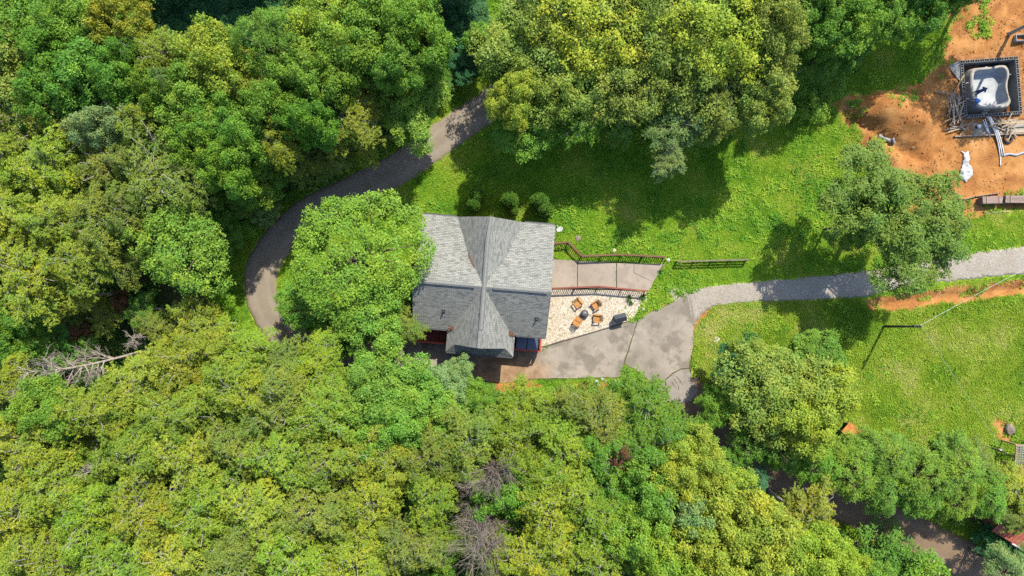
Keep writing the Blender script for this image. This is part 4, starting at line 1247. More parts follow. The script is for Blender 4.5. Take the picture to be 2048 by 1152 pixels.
def rusty_shed():
    c = P(1703, 862, 1.2); t = empty('rusty_shelter', (c.x, c.y, 0), -.62); tag(t, 'small shelter with rusty orange sheet roof at the hedge', 'shelter')
    rm = mottled('rusty_sheet', (.22, .075, .02), (.42, .18, .05), 3, .8, .2, .3)
    for i in range(8): MB().box((-.56 + i * .16, 0, 1.2 + .02 * (i % 2)), (.155, 1.05, .02), RX(.15)).build('roof_sheet', rm, t)
    for x in (-.5, .5):
        for y in (-.4, .4): MB().box((x, y, .58), (.08, .08, 1.2)).build('post', PLANKM, t)
    MB().box((0, .45, .6), (1.0, .03, 1.0)).build('back_panel', rm, t)
    MB().bar((.62, .5, .9), (1.0, -.1, .6), .05, .05).build('brace', DARKM, t)
rusty_shed()
# ---------------------------------------------------------------- foliage prototypes
def unit(a): return a / (np.linalg.norm(a, axis=-1, keepdims=True) + 1e-9)

def leaves_mesh(name, pos, axis, nrm, L, W, leaf, clump, mat):
    axis = unit(axis); side = unit(np.cross(axis, nrm)); nr = np.cross(side, axis)
    L = L[:, None]; W = W[:, None]
    a = pos; b = pos + axis * L * .48 + side * W * .5 + nr * W * .10
    c = pos + axis * L - nr * L * .06; d = pos + axis * L * .48 - side * W * .5 + nr * W * .10
    V = np.stack([a, d, c, b], 1).reshape(-1, 3)
    F = np.arange(len(V)).reshape(-1, 4)
    me = np_mesh(name, V, F, mat)
    add_attr(me, 'leaf', leaf, 'FACE'); add_attr(me, 'clump', clump, 'FACE')
    return me

def dome_points(rng, n, R0, up, dn, cmin, rmin, lob=0.16, sep=0.0):
    ph0 = rng.random(4) * 6.28; out = []
    tries = 0
    while len(out) < n and tries < n * 60:
        tries += 1
        ct = rng.uniform(cmin, 1); ph = rng.uniform(0, 6.283); st = math.sqrt(1 - ct * ct)
        k = (1 + lob * math.sin(2 * ph + ph0[0]) + lob * .8 * math.sin(3 * ph + ph0[1]) + lob * .6 * math.sin(5 * ph + ph0[2])) * rng.uniform(rmin, 1)
        p = np.array([st * math.cos(ph) * R0 * k, st * math.sin(ph) * R0 * k, ct * (up if ct > 0 else dn) * k])
        if sep and any(np.linalg.norm(p - q) < sep for q in out): continue
        out.append(p)
    return np.array(out)

def crown_clumps(seed, name, mat, R0=4.0, up=3.3, dn=2.4, n=85, per=260, cr=(.6, 1.05), L=.25, asp=.55, zc=9.0, cmin=-.3, rmin=.72, sep=.62, flat=.72, lob=.14, inner=14):
    rng = np.random.default_rng(seed)
    C = dome_points(rng, n, R0, up, dn, cmin, rmin, lob, sep)
    if inner: C = np.concatenate([C, dome_points(rng, inner, R0 * .6, up * .6, dn * .5, -.5, .3)])
    P_, A_, N_, L_, W_, lf, cl = [], [], [], [], [], [], []
    for c in C:
        r = rng.uniform(*cr); m = int(per * (r / .85) ** 2)
        out = c / (np.linalg.norm(c) + 1e-6)
        d = unit(rng.normal(size=(m, 3)) + .55 * out + np.array([0, 0, .35]))
        # ragged lobes inside a clump
        lump = 1 + .22 * np.sin(d @ rng.normal(size=3) * 5 + rng.random() * 6) + .15 * np.sin(d @ rng.normal(size=3) * 9)
        rad = r * (.55 + .45 * rng.random((m, 1)) ** .6) * lump[:, None]
        p = c + d * rad * np.array([1, 1, flat]) + np.array([0, 0, zc])
        nr = unit(d * .55 + np.array([0, 0, .65]) + rng.normal(size=(m, 3)) * .42)
        ax = unit(d + rng.normal(size=(m, 3)) * .8 + np.array([0, 0, -.25])); ax = unit(ax - nr * (ax * nr).sum(1, keepdims=True))
        l = L * np.clip(rng.lognormal(-.05, .32, m), .45, 1.7)
        P_.append(p); A_.append(ax); N_.append(nr); L_.append(l); W_.append(l * asp * rng.uniform(.8, 1.2, m))
        lf.append(np.clip(rng.normal(.5, .26, m), 0, 1)); cl.append(np.full(m, rng.random()))
    me = leaves_mesh(name, np.concatenate(P_), np.concatenate(A_), np.concatenate(N_), np.concatenate(L_), np.concatenate(W_), np.concatenate(lf), np.concatenate(cl), mat)
    return me, C + np.array([0, 0, zc]), []

def crown_sprays(seed, name, mat, R0=4.0, up=2.6, dn=1.6, n=130, ln=(1.0, 1.9), tilt=(.0, .45), droop=.35, L=.20, asp=.42, zc=9.0, cmin=-.15, rmin=.45, nsub=6, per=20, sublen=(.35, .7), lob=.15, cone=0.0, frond_up=.7, sep=.45):
    rng = np.random.default_rng(seed)
    O = dome_points(rng, n, R0 * .82, up, dn, cmin, rmin, lob, sep)
    P_, A_, N_, L_, W_, lf, cl, twigs = [], [], [], [], [], [], [], []
    for o in O:
        out = unit(np.array([o[0], o[1], 0.0]) + rng.normal(size=3) * .35 * R0 * np.array([1, 1, 0]))
        if cone: o = o.copy(); o[2] += cone * (1 - min(1, math.hypot(o[0], o[1]) / R0))
        ln_ = rng.uniform(*ln); el = rng.uniform(*tilt); d0 = unit(out + np.array([0, 0, el])); cval = rng.random()
        st = o - d0 * ln_ * .5
        def curve(s, d, t, length, dr): return s + d * (t * length)[:, None] - np.array([0, 0, 1.0]) * (dr * length * t ** 2)[:, None]
        chains = [(st, d0, ln_, droop, int(per * 1.6))]
        sideh = unit(np.cross(d0, np.array([0, 0, 1.0])))
        for k in range(nsub):
            t = (k + 1.0) / (nsub + .6); s = 1 if k % 2 else -1
            b = curve(st, d0, np.array([t]), ln_, droop)[0]
            dd = unit(d0 * .75 + sideh * s * rng.uniform(.6, 1.1) + np.array([0, 0, rng.uniform(-.1, .25)]))
            chains.append((b, dd, rng.uniform(*sublen) * (1.15 - .4 * t), droop * 1.1, per))
        for s, d, le, dr, m in chains:
            t = rng.uniform(.05, 1, m); pos = curve(s, d, t, le, dr); sd = unit(np.cross(d, np.array([0, 0, 1.0])))
            sg = np.where(rng.random(m) < .5, 1, -1)[:, None]
            ax = unit(d * .8 + sd * sg * rng.uniform(.35, 1.1, (m, 1)) + rng.normal(size=(m, 3)) * .22 - np.array([0, 0, 1]) * dr * t[:, None])
            nr = unit(np.array([0, 0, frond_up]) + rng.normal(size=(m, 3)) * .38 + d * .25)
            l = L * np.clip(rng.lognormal(-.03, .28, m), .5, 1.6) * (1.1 - .35 * t)
            P_.append(pos + np.array([0, 0, zc]) + rng.normal(size=(m, 3)) * .035); A_.append(ax); N_.append(nr); L_.append(l); W_.append(l * asp * rng.uniform(.8, 1.2, m))
            lf.append(np.clip(rng.normal(.35, .2, m) + .35 * t, 0, 1)); cl.append(np.full(m, cval))
        tt = np.linspace(0, .95, 4); twigs.append(curve(st, d0, tt, ln_, droop) + np.array([0, 0, zc]))
    me = leaves_mesh(name, np.concatenate(P_), np.concatenate(A_), np.concatenate(N_), np.concatenate(L_), np.concatenate(W_), np.concatenate(lf), np.concatenate(cl), mat)
    return me, O + np.array([0, 0, zc]), twigs

def bark(name, c0, c1): return mottled(name, c0, c1, 5, .95, .15, .6, dist=.05)
BARK = bark('brown_bark', (.06, .045, .032), (.13, .10, .075))
BARKG = bark('grey_bark', (.17, .155, .135), (.30, .28, .25))
def trunk_mesh(seed, tips, zc, mat, r0=.24, nlimb=12, twigs=(), ttop=1.6):
    rr = random.Random(seed); mb = MB()
    lean = Vector((rr.uniform(-.3, .3), rr.uniform(-.3, .3), 0))
    sp = lambda f: Vector((math.sin(f * 3 + seed) * .12, math.cos(f * 2.3 + seed) * .12, 0)) * f + lean * f * f + Vector((0, 0, f * (zc + ttop) - .12 * (1 - f)))
    fs = [0, .03, .15, .35, .55, .75, .9, 1]
    mb.tube([sp(f) for f in fs], [r0 * 1.45, r0 * 1.1, r0, r0 * .85, r0 * .7, r0 * .5, r0 * .3, r0 * .12], 9)
    tips = list(tips); rr.shuffle(tips)
    for tp in tips[:nlimb]:
        tp = Vector(tp); f = rr.uniform(.45, .85); s = sp(f); m = s.lerp(tp, .5) + Vector((rr.uniform(-.2, .2), rr.uniform(-.2, .2), -.15 + rr.uniform(0, .3)))
        pts = catmull([tuple(s), tuple(m), tuple(tp)], 3); n = len(pts); w = r0 * (.55 - .3 * f)
        mb.tube(pts, [w * (1 - .85 * i / (n - 1)) for i in range(n)], 6)
    for tw in twigs:
        mb.tube([tuple(p) for p in tw], [.028, .022, .016, .008], 3, cap=False)
        if rr.random() < .5: mb.tube([tuple(sp(rr.uniform(.6, .9))), tuple(tw[0])], [.05, .028], 4, cap=False)
    return mb.mesh('trunk', mat, True)

LEAF = leaf_mat('broad_leaves', .24); LEAFL = leaf_mat('pinnate_leaves', .28, .6, (1.28, 1.14, .8)); LEAFC = leaf_mat('frond_needles', .18, .6, (1.3, 1.2, .8))
ZC = 9.0
PROTO = {'G': [], 'B': [], 'L': [], 'C': [], 'W': [], 'M': [], 'S': []}
def add_proto(k, res, seed, mat, **kw):
    me, tips, tw = res
    PROTO[k].append((me, trunk_mesh(seed, tips, ZC if k != 'S' else 2.0, mat, twigs=tw, **kw)))
for s in range(5): add_proto('B', crown_clumps(100 + s, 'crown', LEAF, n=88, per=420, L=.20, rmin=.58, lob=.17, sep=.60, cr=(.5, 1.0)), s, BARK)
for s in range(3): add_proto('G', crown_clumps(150 + s, 'crown', LEAF, n=170, per=260, cr=(.34, .74), L=.175, asp=.5, sep=.44, rmin=.55, inner=20, lob=.17), 10 + s, BARK, nlimb=18)
for s in range(6): add_proto('L', crown_sprays(200 + s, 'crown', LEAFL, n=125, per=30, L=.175, asp=.40, rmin=.38, lob=.2, sep=.5, droop=.4, ln=(1.1, 2.1)), 20 + s, BARKG)
for s in range(3): add_proto('C', crown_sprays(300 + s, 'crown', LEAFC, n=150, up=3.0, dn=2.6, ln=(1.1, 1.9), tilt=(-.05, .4), droop=.6, L=.27, asp=.27, cmin=-.55, rmin=.6, nsub=7, per=15, cone=1.2, frond_up=.5, sep=.3), 40 + s, BARK)
for s in range(2): add_proto('W', crown_clumps(400 + s, 'crown', LEAF, n=150, per=860, cr=(.36, .72), L=.15, asp=.45, rmin=.40, up=2.6, dn=1.8, sep=.55, inner=0, lob=.22, flat=.6), 60 + s, BARK, nlimb=26, r0=.22)
for s in range(2): add_proto('M', crown_clumps(500 + s, 'crown', LEAF, n=210, per=330, cr=(.34, .62), L=.125, asp=.6, rmin=.84, up=3.6, dn=3.0, sep=.36, lob=.07, inner=26), 70 + s, BARK, nlimb=22, r0=.30)
for s in range(3): add_proto('S', crown_clumps(600 + s, 'crown', LEAF, R0=1.6, up=1.5, dn=1.4, n=26, per=170, cr=(.4, .65), L=.20, zc=2.0, sep=.35, inner=6, cmin=-.6), 80 + s, BARK, nlimb=10, r0=.09, ttop=.5)

PAL = {'bright': (0.130, 0.214, 0.026), 'yellow': (0.215, 0.258, 0.027), 'lime': (0.180, 0.248, 0.025), 'olive': (0.162, 0.205, 0.034), 'mid': (0.108, 0.208, 0.024), 'deep': (0.088, 0.184, 0.024), 'maple': (0.160, 0.242, 0.022), 'walnut': (0.098, 0.155, 0.022),
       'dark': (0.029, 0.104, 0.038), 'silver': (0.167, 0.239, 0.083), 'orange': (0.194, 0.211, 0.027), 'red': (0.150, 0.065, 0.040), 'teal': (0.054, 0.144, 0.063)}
NAME = {'G': 'broadleaf_tree', 'B': 'broadleaf_tree', 'L': 'locust_tree', 'C': 'cypress_tree', 'W': 'walnut_tree', 'M': 'maple_tree', 'S': 'shrub'}
WORD = {'G': 'large clumpy broadleaf tree', 'B': 'clumpy broadleaf tree', 'L': 'feathery fine-leaved tree', 'C': 'frondy evergreen tree', 'W': 'open branching shade tree', 'M': 'dense round maple', 'S': 'leafy shrub'}
CWORD = {'bright': 'bright green', 'yellow': 'yellow-green', 'lime': 'lime green', 'olive': 'olive green', 'mid': 'mid green', 'deep': 'deep green', 'maple': 'lime green', 'walnut': 'deep green', 'dark': 'dark green', 'silver': 'silvery green', 'orange': 'orange-tinged', 'red': 'red-brown', 'teal': 'bluish green'}
CATW = {'S': 'shrub'}
cnt = {}
LANDMARKS = [(160, 735, 'the fallen dead tree'), (176, 940, 'the bare pale treetop'), (985, 965, 'the grey-brown bare tree'), (958, 1105, 'the wide purple-grey bare tree'), (912, 750, 'the small silvery driveway tree'),
             (1237, 905, 'the red-brown dead top'), (1360, 1022, 'the silvery clumpy tree'), (1605, 1035, 'the orange-tinged tree by the shaded lane'), (362, 492, 'the big bright clumpy tree'), (348, 168, 'the silvery feathery treetop'),
             (695, 232, 'the orange-tinged tree above the lane'), (540, 432, 'the grey-green tree at the lane bend'), (400, 30, 'the dark hollow'), (556, 95, 'the dense round bright maple'), (35, 300, 'the thin bare branch'), (560, 660, 'the lower end of the lane bend'), (1290, 780, 'the driveway fork')]
def landmark(px, py):
    return min(LANDMARKS, key=lambda l: (l[0] - px) ** 2 + (l[1] - py) ** 2)[2]
def tree(px, py, r, kind, col, zc=None, label=None, group=None, where='in the woods', v=None, squash=1.0):
    zc = zc if zc is not None else 9.0
    z0, R0 = (2.0, 1.6) if kind == 'S' else (ZC, 4.0)
    s = r * (CAM_H - zc) / FPX / R0
    c = P(px, py, zc)
    if kind == 'B' and r >= 84: kind = 'G'
    i = cnt.get(kind, 0); cnt[kind] = i + 1
    me, tr = PROTO[kind][(i if v is None else v) % len(PROTO[kind])]
    o = empty(NAME[kind], (c.x, c.y, gh(c.x, c.y) - .02), R.uniform(0, 6.28))
    sz = zc / z0
    o.scale = (s, s, sz * squash if kind != 'S' else max(sz, .5 * s))
    k = R.uniform(.88, 1.12); base = PAL[col]
    j = [base[0] * k * R.uniform(.92, 1.08), base[1] * k, base[2] * k * R.uniform(.85, 1.15), 1]
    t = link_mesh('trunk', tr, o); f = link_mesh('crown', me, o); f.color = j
    wd = WORD[kind]
    if where in (NW, SW):
        where = 'in woods by ' + landmark(px, py)
        if kind in 'BL': wd = ('small ' if r < 58 else 'broad ' if r >= 78 else '') + wd
    lab = label or f'{CWORD[col]} {wd} {where}'
    tag(o, lab, CATW.get(kind, 'tree'), group or (None if label else lab))
    return o
# ---------------------------------------------------------------- trees, placed by where their crowns show
NW = 'in the woods outside the lane bend'
SW = 'in the woods across from the house front'
hand = []
def T(*a, **k): hand.append((a, k))
# singled-out trees beside the house
T(722, 512, 129, 'M', 'maple', 7.0, label='big dense lime maple overhanging the house roof')
T(745, 640, 78, 'B', 'bright', 6.0, label='bright green clumpy tree between the big maple and the house deck')
T(799, 655, 48, 'L', 'olive', 5.5, label='pale feathery tree touching the red deck')
T(604, 613, 56, 'C', 'mid', 3.6, label='frondy green evergreen between the big maple and lane bend')
T(690, 660, 50, 'B', 'mid', 4.2, label='mid green low tree under the big maple')
T(912, 752, 36, 'B', 'silver', 4.2, label='small silvery tree at the driveway edge facing the house gable')
# left woods, upper part
for a in ((70, 60, 92, 'B', 'mid'), (165, 35, 84, 'B', 'mid'), (250, 45, 58, 'B', 'orange'), (25, 150, 78, 'B', 'olive'), (190, 165, 74, 'B', 'deep'), (120, 120, 64, 'B', 'mid'),
          (330, 112, 62, 'L', 'yellow'), (442, 135, 72, 'B', 'yellow'), (556, 95, 74, 'M', 'bright'), (655, 62, 84, 'B', 'lime'), (752, 48, 78, 'B', 'bright'), (690, 130, 72, 'B', 'bright'),
          (838, 70, 66, 'B', 'mid'), (800, 130, 58, 'B', 'mid'), (858, 130, 42, 'L', 'mid'), (290, 245, 52, 'L', 'yellow'), (62, 245, 92, 'L', 'olive'), (218, 262, 50, 'B', 'silver'), (395, 215, 72, 'B', 'bright'),
          (480, 185, 58, 'L', 'olive'), (485, 262, 60, 'B', 'mid'), (565, 205, 62, 'B', 'mid'), (620, 170, 52, 'B', 'bright'), (625, 250, 52, 'B', 'deep'), (560, 285, 56, 'L', 'yellow'), (320, 345, 112, 'L', 'olive'), (228, 330, 70, 'L', 'olive'),
          (100, 335, 84, 'L', 'yellow'), (30, 320, 60, 'L', 'yellow'), (415, 285, 56, 'B', 'bright'), (470, 335, 56, 'B', 'mid'), (530, 345, 62, 'B', 'bright', 5.5), (600, 318, 54, 'L', 'olive', 5.5), (650, 318, 46, 'L', 'olive', 5), (470, 400, 50, 'B', 'mid', 4.5),
          (110, 205, 56, 'B', 'deep'), (340, 190, 46, 'B', 'bright'), (245, 150, 54, 'B', 'mid'), (270, 95, 50, 'L', 'mid'), (-40, 70, 80, 'B', 'mid'), (-50, 260, 80, 'L', 'olive'), (-60, 400, 80, 'L', 'yellow')):
    T(*a, where=NW)
T(348, 168, 27, 'L', 'silver', 10, label='pale silvery feathery tree top among the lane bend woods')
T(695, 232, 80, 'L', 'orange', 7.5, label='orange-tinged feathery tree above the straight of the lane')
T(818, 212, 72, 'B', 'bright', 6.0, label='bright clumpy tree at the edge of the straight lane')
T(720, 300, 40, 'L', 'yellow', 4.0, where=NW)
T(530, 430, 26, 'B', 'silver', 3.6, label='small grey-green tree leaning over the lane bend')
T(362, 492, 96, 'B', 'bright', 8.0, label='big bright clumpy tree outside the lane bend')
T(440, 468, 46, 'B', 'mid', 4, where=NW)
for a in ((40, 430, 84, 'L', 'yellow'), (118, 440, 72, 'L', 'yellow'), (205, 440, 80, 'L', 'olive'), (262, 420, 54, 'L', 'olive'), (172, 520, 74, 'L', 'yellow'), (62, 548, 92, 'L', 'yellow'), (250, 520, 52, 'L', 'olive', 7), (130, 590, 58, 'L', 'yellow', 7), (-50, 520, 80, 'L', 'yellow'), (10, 630, 56, 'B', 'deep', 6)):
    T(*a, where=NW)
# dark hollow behind the first rows
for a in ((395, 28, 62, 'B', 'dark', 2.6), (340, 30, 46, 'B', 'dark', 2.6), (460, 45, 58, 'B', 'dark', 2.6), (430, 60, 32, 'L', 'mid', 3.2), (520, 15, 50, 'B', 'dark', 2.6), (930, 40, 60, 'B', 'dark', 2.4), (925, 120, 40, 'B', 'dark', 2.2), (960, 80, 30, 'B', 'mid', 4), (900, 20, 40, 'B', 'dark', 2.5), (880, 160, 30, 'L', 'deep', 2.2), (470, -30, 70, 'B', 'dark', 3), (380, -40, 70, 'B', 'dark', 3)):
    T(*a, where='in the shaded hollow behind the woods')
# tangle round the fallen dead tree
for a in ((110, 690, 50, 'B', 'deep', 4), (60, 700, 46, 'B', 'mid', 5), (150, 680, 42, 'B', 'deep', 3), (210, 630, 40, 'L', 'olive', 4), (280, 620, 40, 'L', 'mid', 4), (60, 650, 44, 'B', 'mid', 5), (310, 650, 40, 'L', 'olive', 4), (190, 750, 30, 'B', 'mid', 3), (30, 760, 50, 'L', 'yellow', 7), (135, 640, 36, 'L', 'olive', 4)):
    T(*a, where='in the tangle round the fallen dead tree')
T(250, 605, 20, 'B', 'red', 3.6, label='red-brown dying leafy sapling behind the fallen dead tree')
T(160, 655, 26, 'B', 'red', 3.4, label='rusty brown withered shrub tree beside the fallen dead tree')
# woods along the bottom
for a in ((405, 655, 62, 'L', 'yellow', 6.5), (468, 706, 76, 'L', 'lime', 6.5), (375, 720, 78, 'L', 'yellow', 8), (566, 742, 64, 'L', 'olive', 6), (640, 745, 78, 'L', 'lime', 6.5), (290, 760, 72, 'L', 'yellow', 8), (470, 780, 82, 'L', 'yellow', 9), (560, 810, 78, 'L', 'olive', 9), (650, 830, 72, 'L', 'lime', 9),
          (200, 820, 76, 'L', 'yellow'), (110, 820, 60, 'B', 'bright', 8), (360, 830, 74, 'L', 'lime'), (60, 890, 82, 'L', 'yellow'), (275, 900, 76, 'L', 'lime'), (120, 960, 64, 'L', 'yellow'), (380, 920, 82, 'L', 'yellow'), (480, 890, 70, 'L', 'olive'), (565, 910, 76, 'L', 'lime'), (660, 920, 72, 'L', 'yellow'),
          (50, 1010, 84, 'L', 'yellow'), (175, 1030, 84, 'L', 'lime'), (290, 1010, 82, 'L', 'yellow'), (410, 1020, 80, 'L', 'lime'), (520, 1010, 82, 'L', 'yellow'), (630, 1020, 82, 'L', 'olive'), (740, 1000, 80, 'L', 'yellow'), (110, 1120, 84, 'L', 'yellow'), (230, 1120, 80, 'L', 'lime'), (350, 1120, 84, 'L', 'yellow'), (470, 1120, 82, 'L', 'olive'), (590, 1120, 84, 'L', 'lime'), (710, 1110, 84, 'L', 'yellow'), (820, 1090, 70, 'L', 'olive'), (0, 1130, 80, 'L', 'yellow'),
          (760, 910, 76, 'L', 'yellow'), (860, 990, 66, 'L', 'lime'), (860, 910, 60, 'L', 'olive'),
          (935, 880, 78, 'L', 'olive', 8.5), (1045, 805, 58, 'L', 'lime', 6), (1030, 870, 66, 'L', 'lime', 8), (1125, 815, 54, 'L', 'olive', 6), (1195, 835, 74, 'L', 'olive', 7.5), (1120, 900, 68, 'L', 'lime', 8), (1210, 920, 66, 'L', 'mid', 8), (1060, 940, 56, 'L', 'lime', 8), (1100, 1000, 82, 'L', 'yellow', 9), (1185, 1030, 78, 'L', 'lime', 9), (1080, 1100, 84, 'L', 'yellow', 9), (1190, 1120, 80, 'L', 'lime', 9),
          (1290, 810, 74, 'L', 'mid', 6.5), (1300, 890, 70, 'L', 'mid', 7.5), (1375, 870, 44, 'L', 'bright', 5), (1345, 940, 62, 'B', 'yellow', 8), (1400, 930, 60, 'B', 'yellow', 7), (1290, 970, 64, 'B', 'mid', 8), (1440, 960, 50, 'B', 'lime', 6), (1270, 1060, 66, 'B', 'bright', 8.5), (1400, 1090, 78, 'B', 'yellow', 9), (1320, 1120, 70, 'B', 'lime', 9), (1490, 1050, 80, 'B', 'yellow', 8.5), (1510, 1130, 76, 'B', 'yellow', 9), (1620, 1110, 74, 'B', 'lime', 8), (1680, 1140, 50, 'B', 'lime', 6)):
    T(*a, where=SW)
T(760, 800, 78, 'B', 'bright', 7.5, where=SW); T(835, 800, 74, 'B', 'bright', 7, where=SW); T(790, 850, 66, 'B', 'mid', 8, where=SW); T(885, 790, 52, 'B', 'silver', 5, where=SW); T(860, 782, 40, 'B', 'mid', 4.5, where=SW); T(700, 790, 56, 'L', 'lime', 7.5, where=SW)
T(940, 795, 44, 'B', 'mid', 4.5, where=SW)
T(1360, 1022, 54, 'B', 'silver', 8, label='silvery green clumpy tree in the woods by the shaded lane')
T(1605, 1035, 76, 'L', 'orange', 7, label='orange-tinged feathery tree in the woods by the shaded lane')
T(1510, 965, 34, 'C', 'teal', 3.6, label='small bluish evergreen at the edge of the shaded lane')
T(1455, 925, 34, 'C', 'mid', 4, label='small frondy evergreen leaning over the shaded lane')
T(1237, 905, 26, 'L', 'red', 8.5, label='red-brown dead leafy top in the woods facing the driveway')
T(1180, 790, 26, 'S', 'bright', 1.2, label='bright low shrub on the soil below the driveway')
# cluster and hedge to the right
T(1560, 790, 108, 'B', 'olive', 6.0, label='big olive green round-crowned tree above the shaded lane')
T(1620, 820, 80, 'B', 'yellow', 6.5, label='yellow-green tree crowded against the big olive tree')
T(1522, 738, 56, 'B', 'olive', 4.6, label='olive green tree on the lawn side of the big olive tree')
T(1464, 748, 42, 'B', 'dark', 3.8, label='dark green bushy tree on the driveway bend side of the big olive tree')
T(1440, 815, 46, 'B', 'mid', 4.2, label='mid green tree hanging over the top of the shaded lane')
T(1497, 688, 20, 'S', 'dark', 1.6, label='small dark shrub on the lawn beside the big olive tree')
T(1620, 720, 60, 'B', 'mid', 4.2, label='mid green low tree on the meadow side of the big olive tree')
for a in ((1500, 880, 50, 'C', 'mid', 4.2), (1560, 905, 50, 'C', 'mid', 4.2), (1635, 925, 56, 'C', 'mid', 4.4)):
    T(*a, where='along the foot of the big olive tree')
for a in ((1700, 935, 66, 'C', 'bright', 4.6), (1770, 920, 66, 'C', 'bright', 4.6), (1760, 970, 58, 'C', 'mid', 4.4), (1835, 950, 68, 'C', 'bright', 4.8), (1835, 990, 54, 'C', 'mid', 4.2), (1905, 935, 64, 'C', 'bright', 4.8), (1905, 982, 58, 'C', 'bright', 4.4), (1968, 985, 56, 'C', 'mid', 4.4), (2020, 970, 56, 'L', 'yellow', 4.2), (1955, 930, 50, 'L', 'olive', 4), (2030, 1030, 46, 'L', 'olive', 4)):
    T(*a, where='in the tall hedge above the shaded lane')
T(2010, 1140, 44, 'C', 'silver', 4.5, label='pale evergreen tip beside the red roofed building')
T(2050, 1120, 36, 'C', 'silver', 4.0, label='second pale evergreen tight against the red roofed building')
T(1990, 1090, 34, 'S', 'dark', 1.4, label='dark shrub under the eave of the red roofed building')
T(1760, 1085, 40, 'S', 'deep', 1.6, where='on the bank below the shaded lane'); T(1800, 1115, 36, 'S', 'deep', 1.4, where='on the bank below the shaded lane'); T(1850, 1140, 40, 'S', 'mid', 1.6, where='on the bank below the shaded lane')
# big trees behind the lawn
BK = 'in the big stand behind the back lawn'
for a in ((1085, 70, 112, 'B', 'olive', 7.6), (1040, 140, 74, 'B', 'olive', 6.8), (1195, 55, 120, 'B', 'yellow', 8.6), (1150, 160, 92, 'B', 'olive', 7), (1320, 50, 118, 'B', 'olive', 8.6), (1430, 70, 112, 'B', 'yellow', 9), (1500, 130, 92, 'B', 'olive', 7.6), (1390, 160, 96, 'B', 'olive', 7.2), (1270, 160, 96, 'B', 'olive', 7.2), (1540, 50, 76, 'B', 'olive', 9), (1520, 195, 62, 'B', 'olive', 7.5), (1260, -60, 120, 'B', 'olive', 9), (1420, -60, 110, 'B', 'olive', 9), (1120, -60, 100, 'B', 'olive', 9), (1440, 210, 64, 'L', 'olive', 7.5)):
    T(*a, where=BK)
T(1022, 205, 50, 'B', 'yellow', 8.0, label='pale yellow clumpy tree standing over the end of the straight lane')
T(1075, 245, 72, 'B', 'mid', 4.8, label='mid green tree at the lawn edge beside the straight lane')
T(1175, 240, 56, 'L', 'mid', 6.0, label='mid green feathery tree overhanging the back lawn')
T(1245, 240, 50, 'L', 'mid', 5.0, label='drooping feathery tree next to the dark opening behind the lawn')
T(1355, 250, 62, 'L', 'silver', 6.5, label='greyish feathery tree overhanging the back lawn')
T(1338, 318, 42, 'L', 'silver', 6.0, label='greyish outermost tree spreading over the back lawn shade')
for a in ((1640, 60, 62, 'B', 'deep', 7), (1690, 40, 62, 'B', 'mid', 7), (1630, 120, 48, 'L', 'mid', 5), (1760, 35, 52, 'B', 'mid', 6), (1600, 10, 60, 'B', 'mid', 8), (1830, 10, 52, 'B', 'deep', 6), (1700, -40, 70, 'B', 'mid', 7), (1900, -20, 50, 'B', 'mid', 6), (1690, 95, 40, 'B', 'deep', 4), (1800, -150, 90, 'B', 'mid', 10), (1905, -150, 86, 'L', 'mid', 10), (2010, -150, 86, 'L', 'mid', 10), (2110, -140, 86, 'B', 'mid', 10), (2190, -20, 70, 'L', 'mid', 9)):
    T(*a, where='at the top of the clay bank')
for a in ((1625, 215, 26, 'S', 'bright', 1.2), (1655, 165, 30, 'S', 'mid', 1.4), (1600, 170, 28, 'S', 'mid', 1.3), (1640, 185, 24, 'S', 'bright', 1.0)):
    T(*a, where='on the grass at the edge of the clay bank')
T(1800, 438, 130, 'W', 'walnut', 7.6, label='large open shade tree standing over the gravel road')
T(1716, 446, 54, 'W', 'walnut', 6.0, label='low dark limbed tree under the large open shade tree')
for a, k in hand: tree(*a, **k)

# fill what is left of the woods with more of the same kinds
CANOPY = [(-170, -140), (960, -140), (905, 90), (880, 190), (800, 240), (720, 290), (640, 350), (560, 400), (480, 430), (455, 520), (400, 560), (300, 590), (330, 660), (470, 650), (560, 700), (660, 730), (740, 760), (860, 775), (960, 810), (1060, 780), (1200, 800), (1290, 780), (1350, 850), (1400, 920), (1500, 1010), (1620, 1040), (1700, 1090), (1760, 1140), (1830, 1210), (1830, 1270), (-170, 1270)]
HOLES = [[(300, -60), (520, -60), (520, 70), (310, 70)], [(890, -60), (975, -60), (975, 190), (890, 190)], [(20, 600), (330, 590), (330, 770), (30, 790)]]
have = [(a[0], a[1], a[2]) for a, k in hand]
fr = random.Random(99); tries = 0
while tries < 5000:
    tries += 1
    x, y = fr.uniform(-170, 1830), fr.uniform(-140, 1270)
    pt = (np.array([x]), np.array([y]))
    if sdf(CANOPY, *pt)[0] < 8 or any(sdf(h, *pt)[0] > -20 for h in HOLES): continue
    r = fr.uniform(44, 66)
    if any((x - a) ** 2 + (y - b) ** 2 < (.60 * (r + c)) ** 2 for a, b, c in have): continue
    have.append((x, y, r))
    south = y > 640
    kind = fr.choice('LLLLB') if (south and x < 1250) else ('BBBL'[fr.randrange(4)] if (y < 380) else fr.choice('LLB'))
    col = fr.choice(('yellow', 'lime', 'olive', 'lime', 'mid')) if kind == 'L' else fr.choice(('mid', 'bright', 'bright', 'deep'))
    tree(x, y, r, kind, col, fr.uniform(6.0, 7.6), where=SW if south else NW)

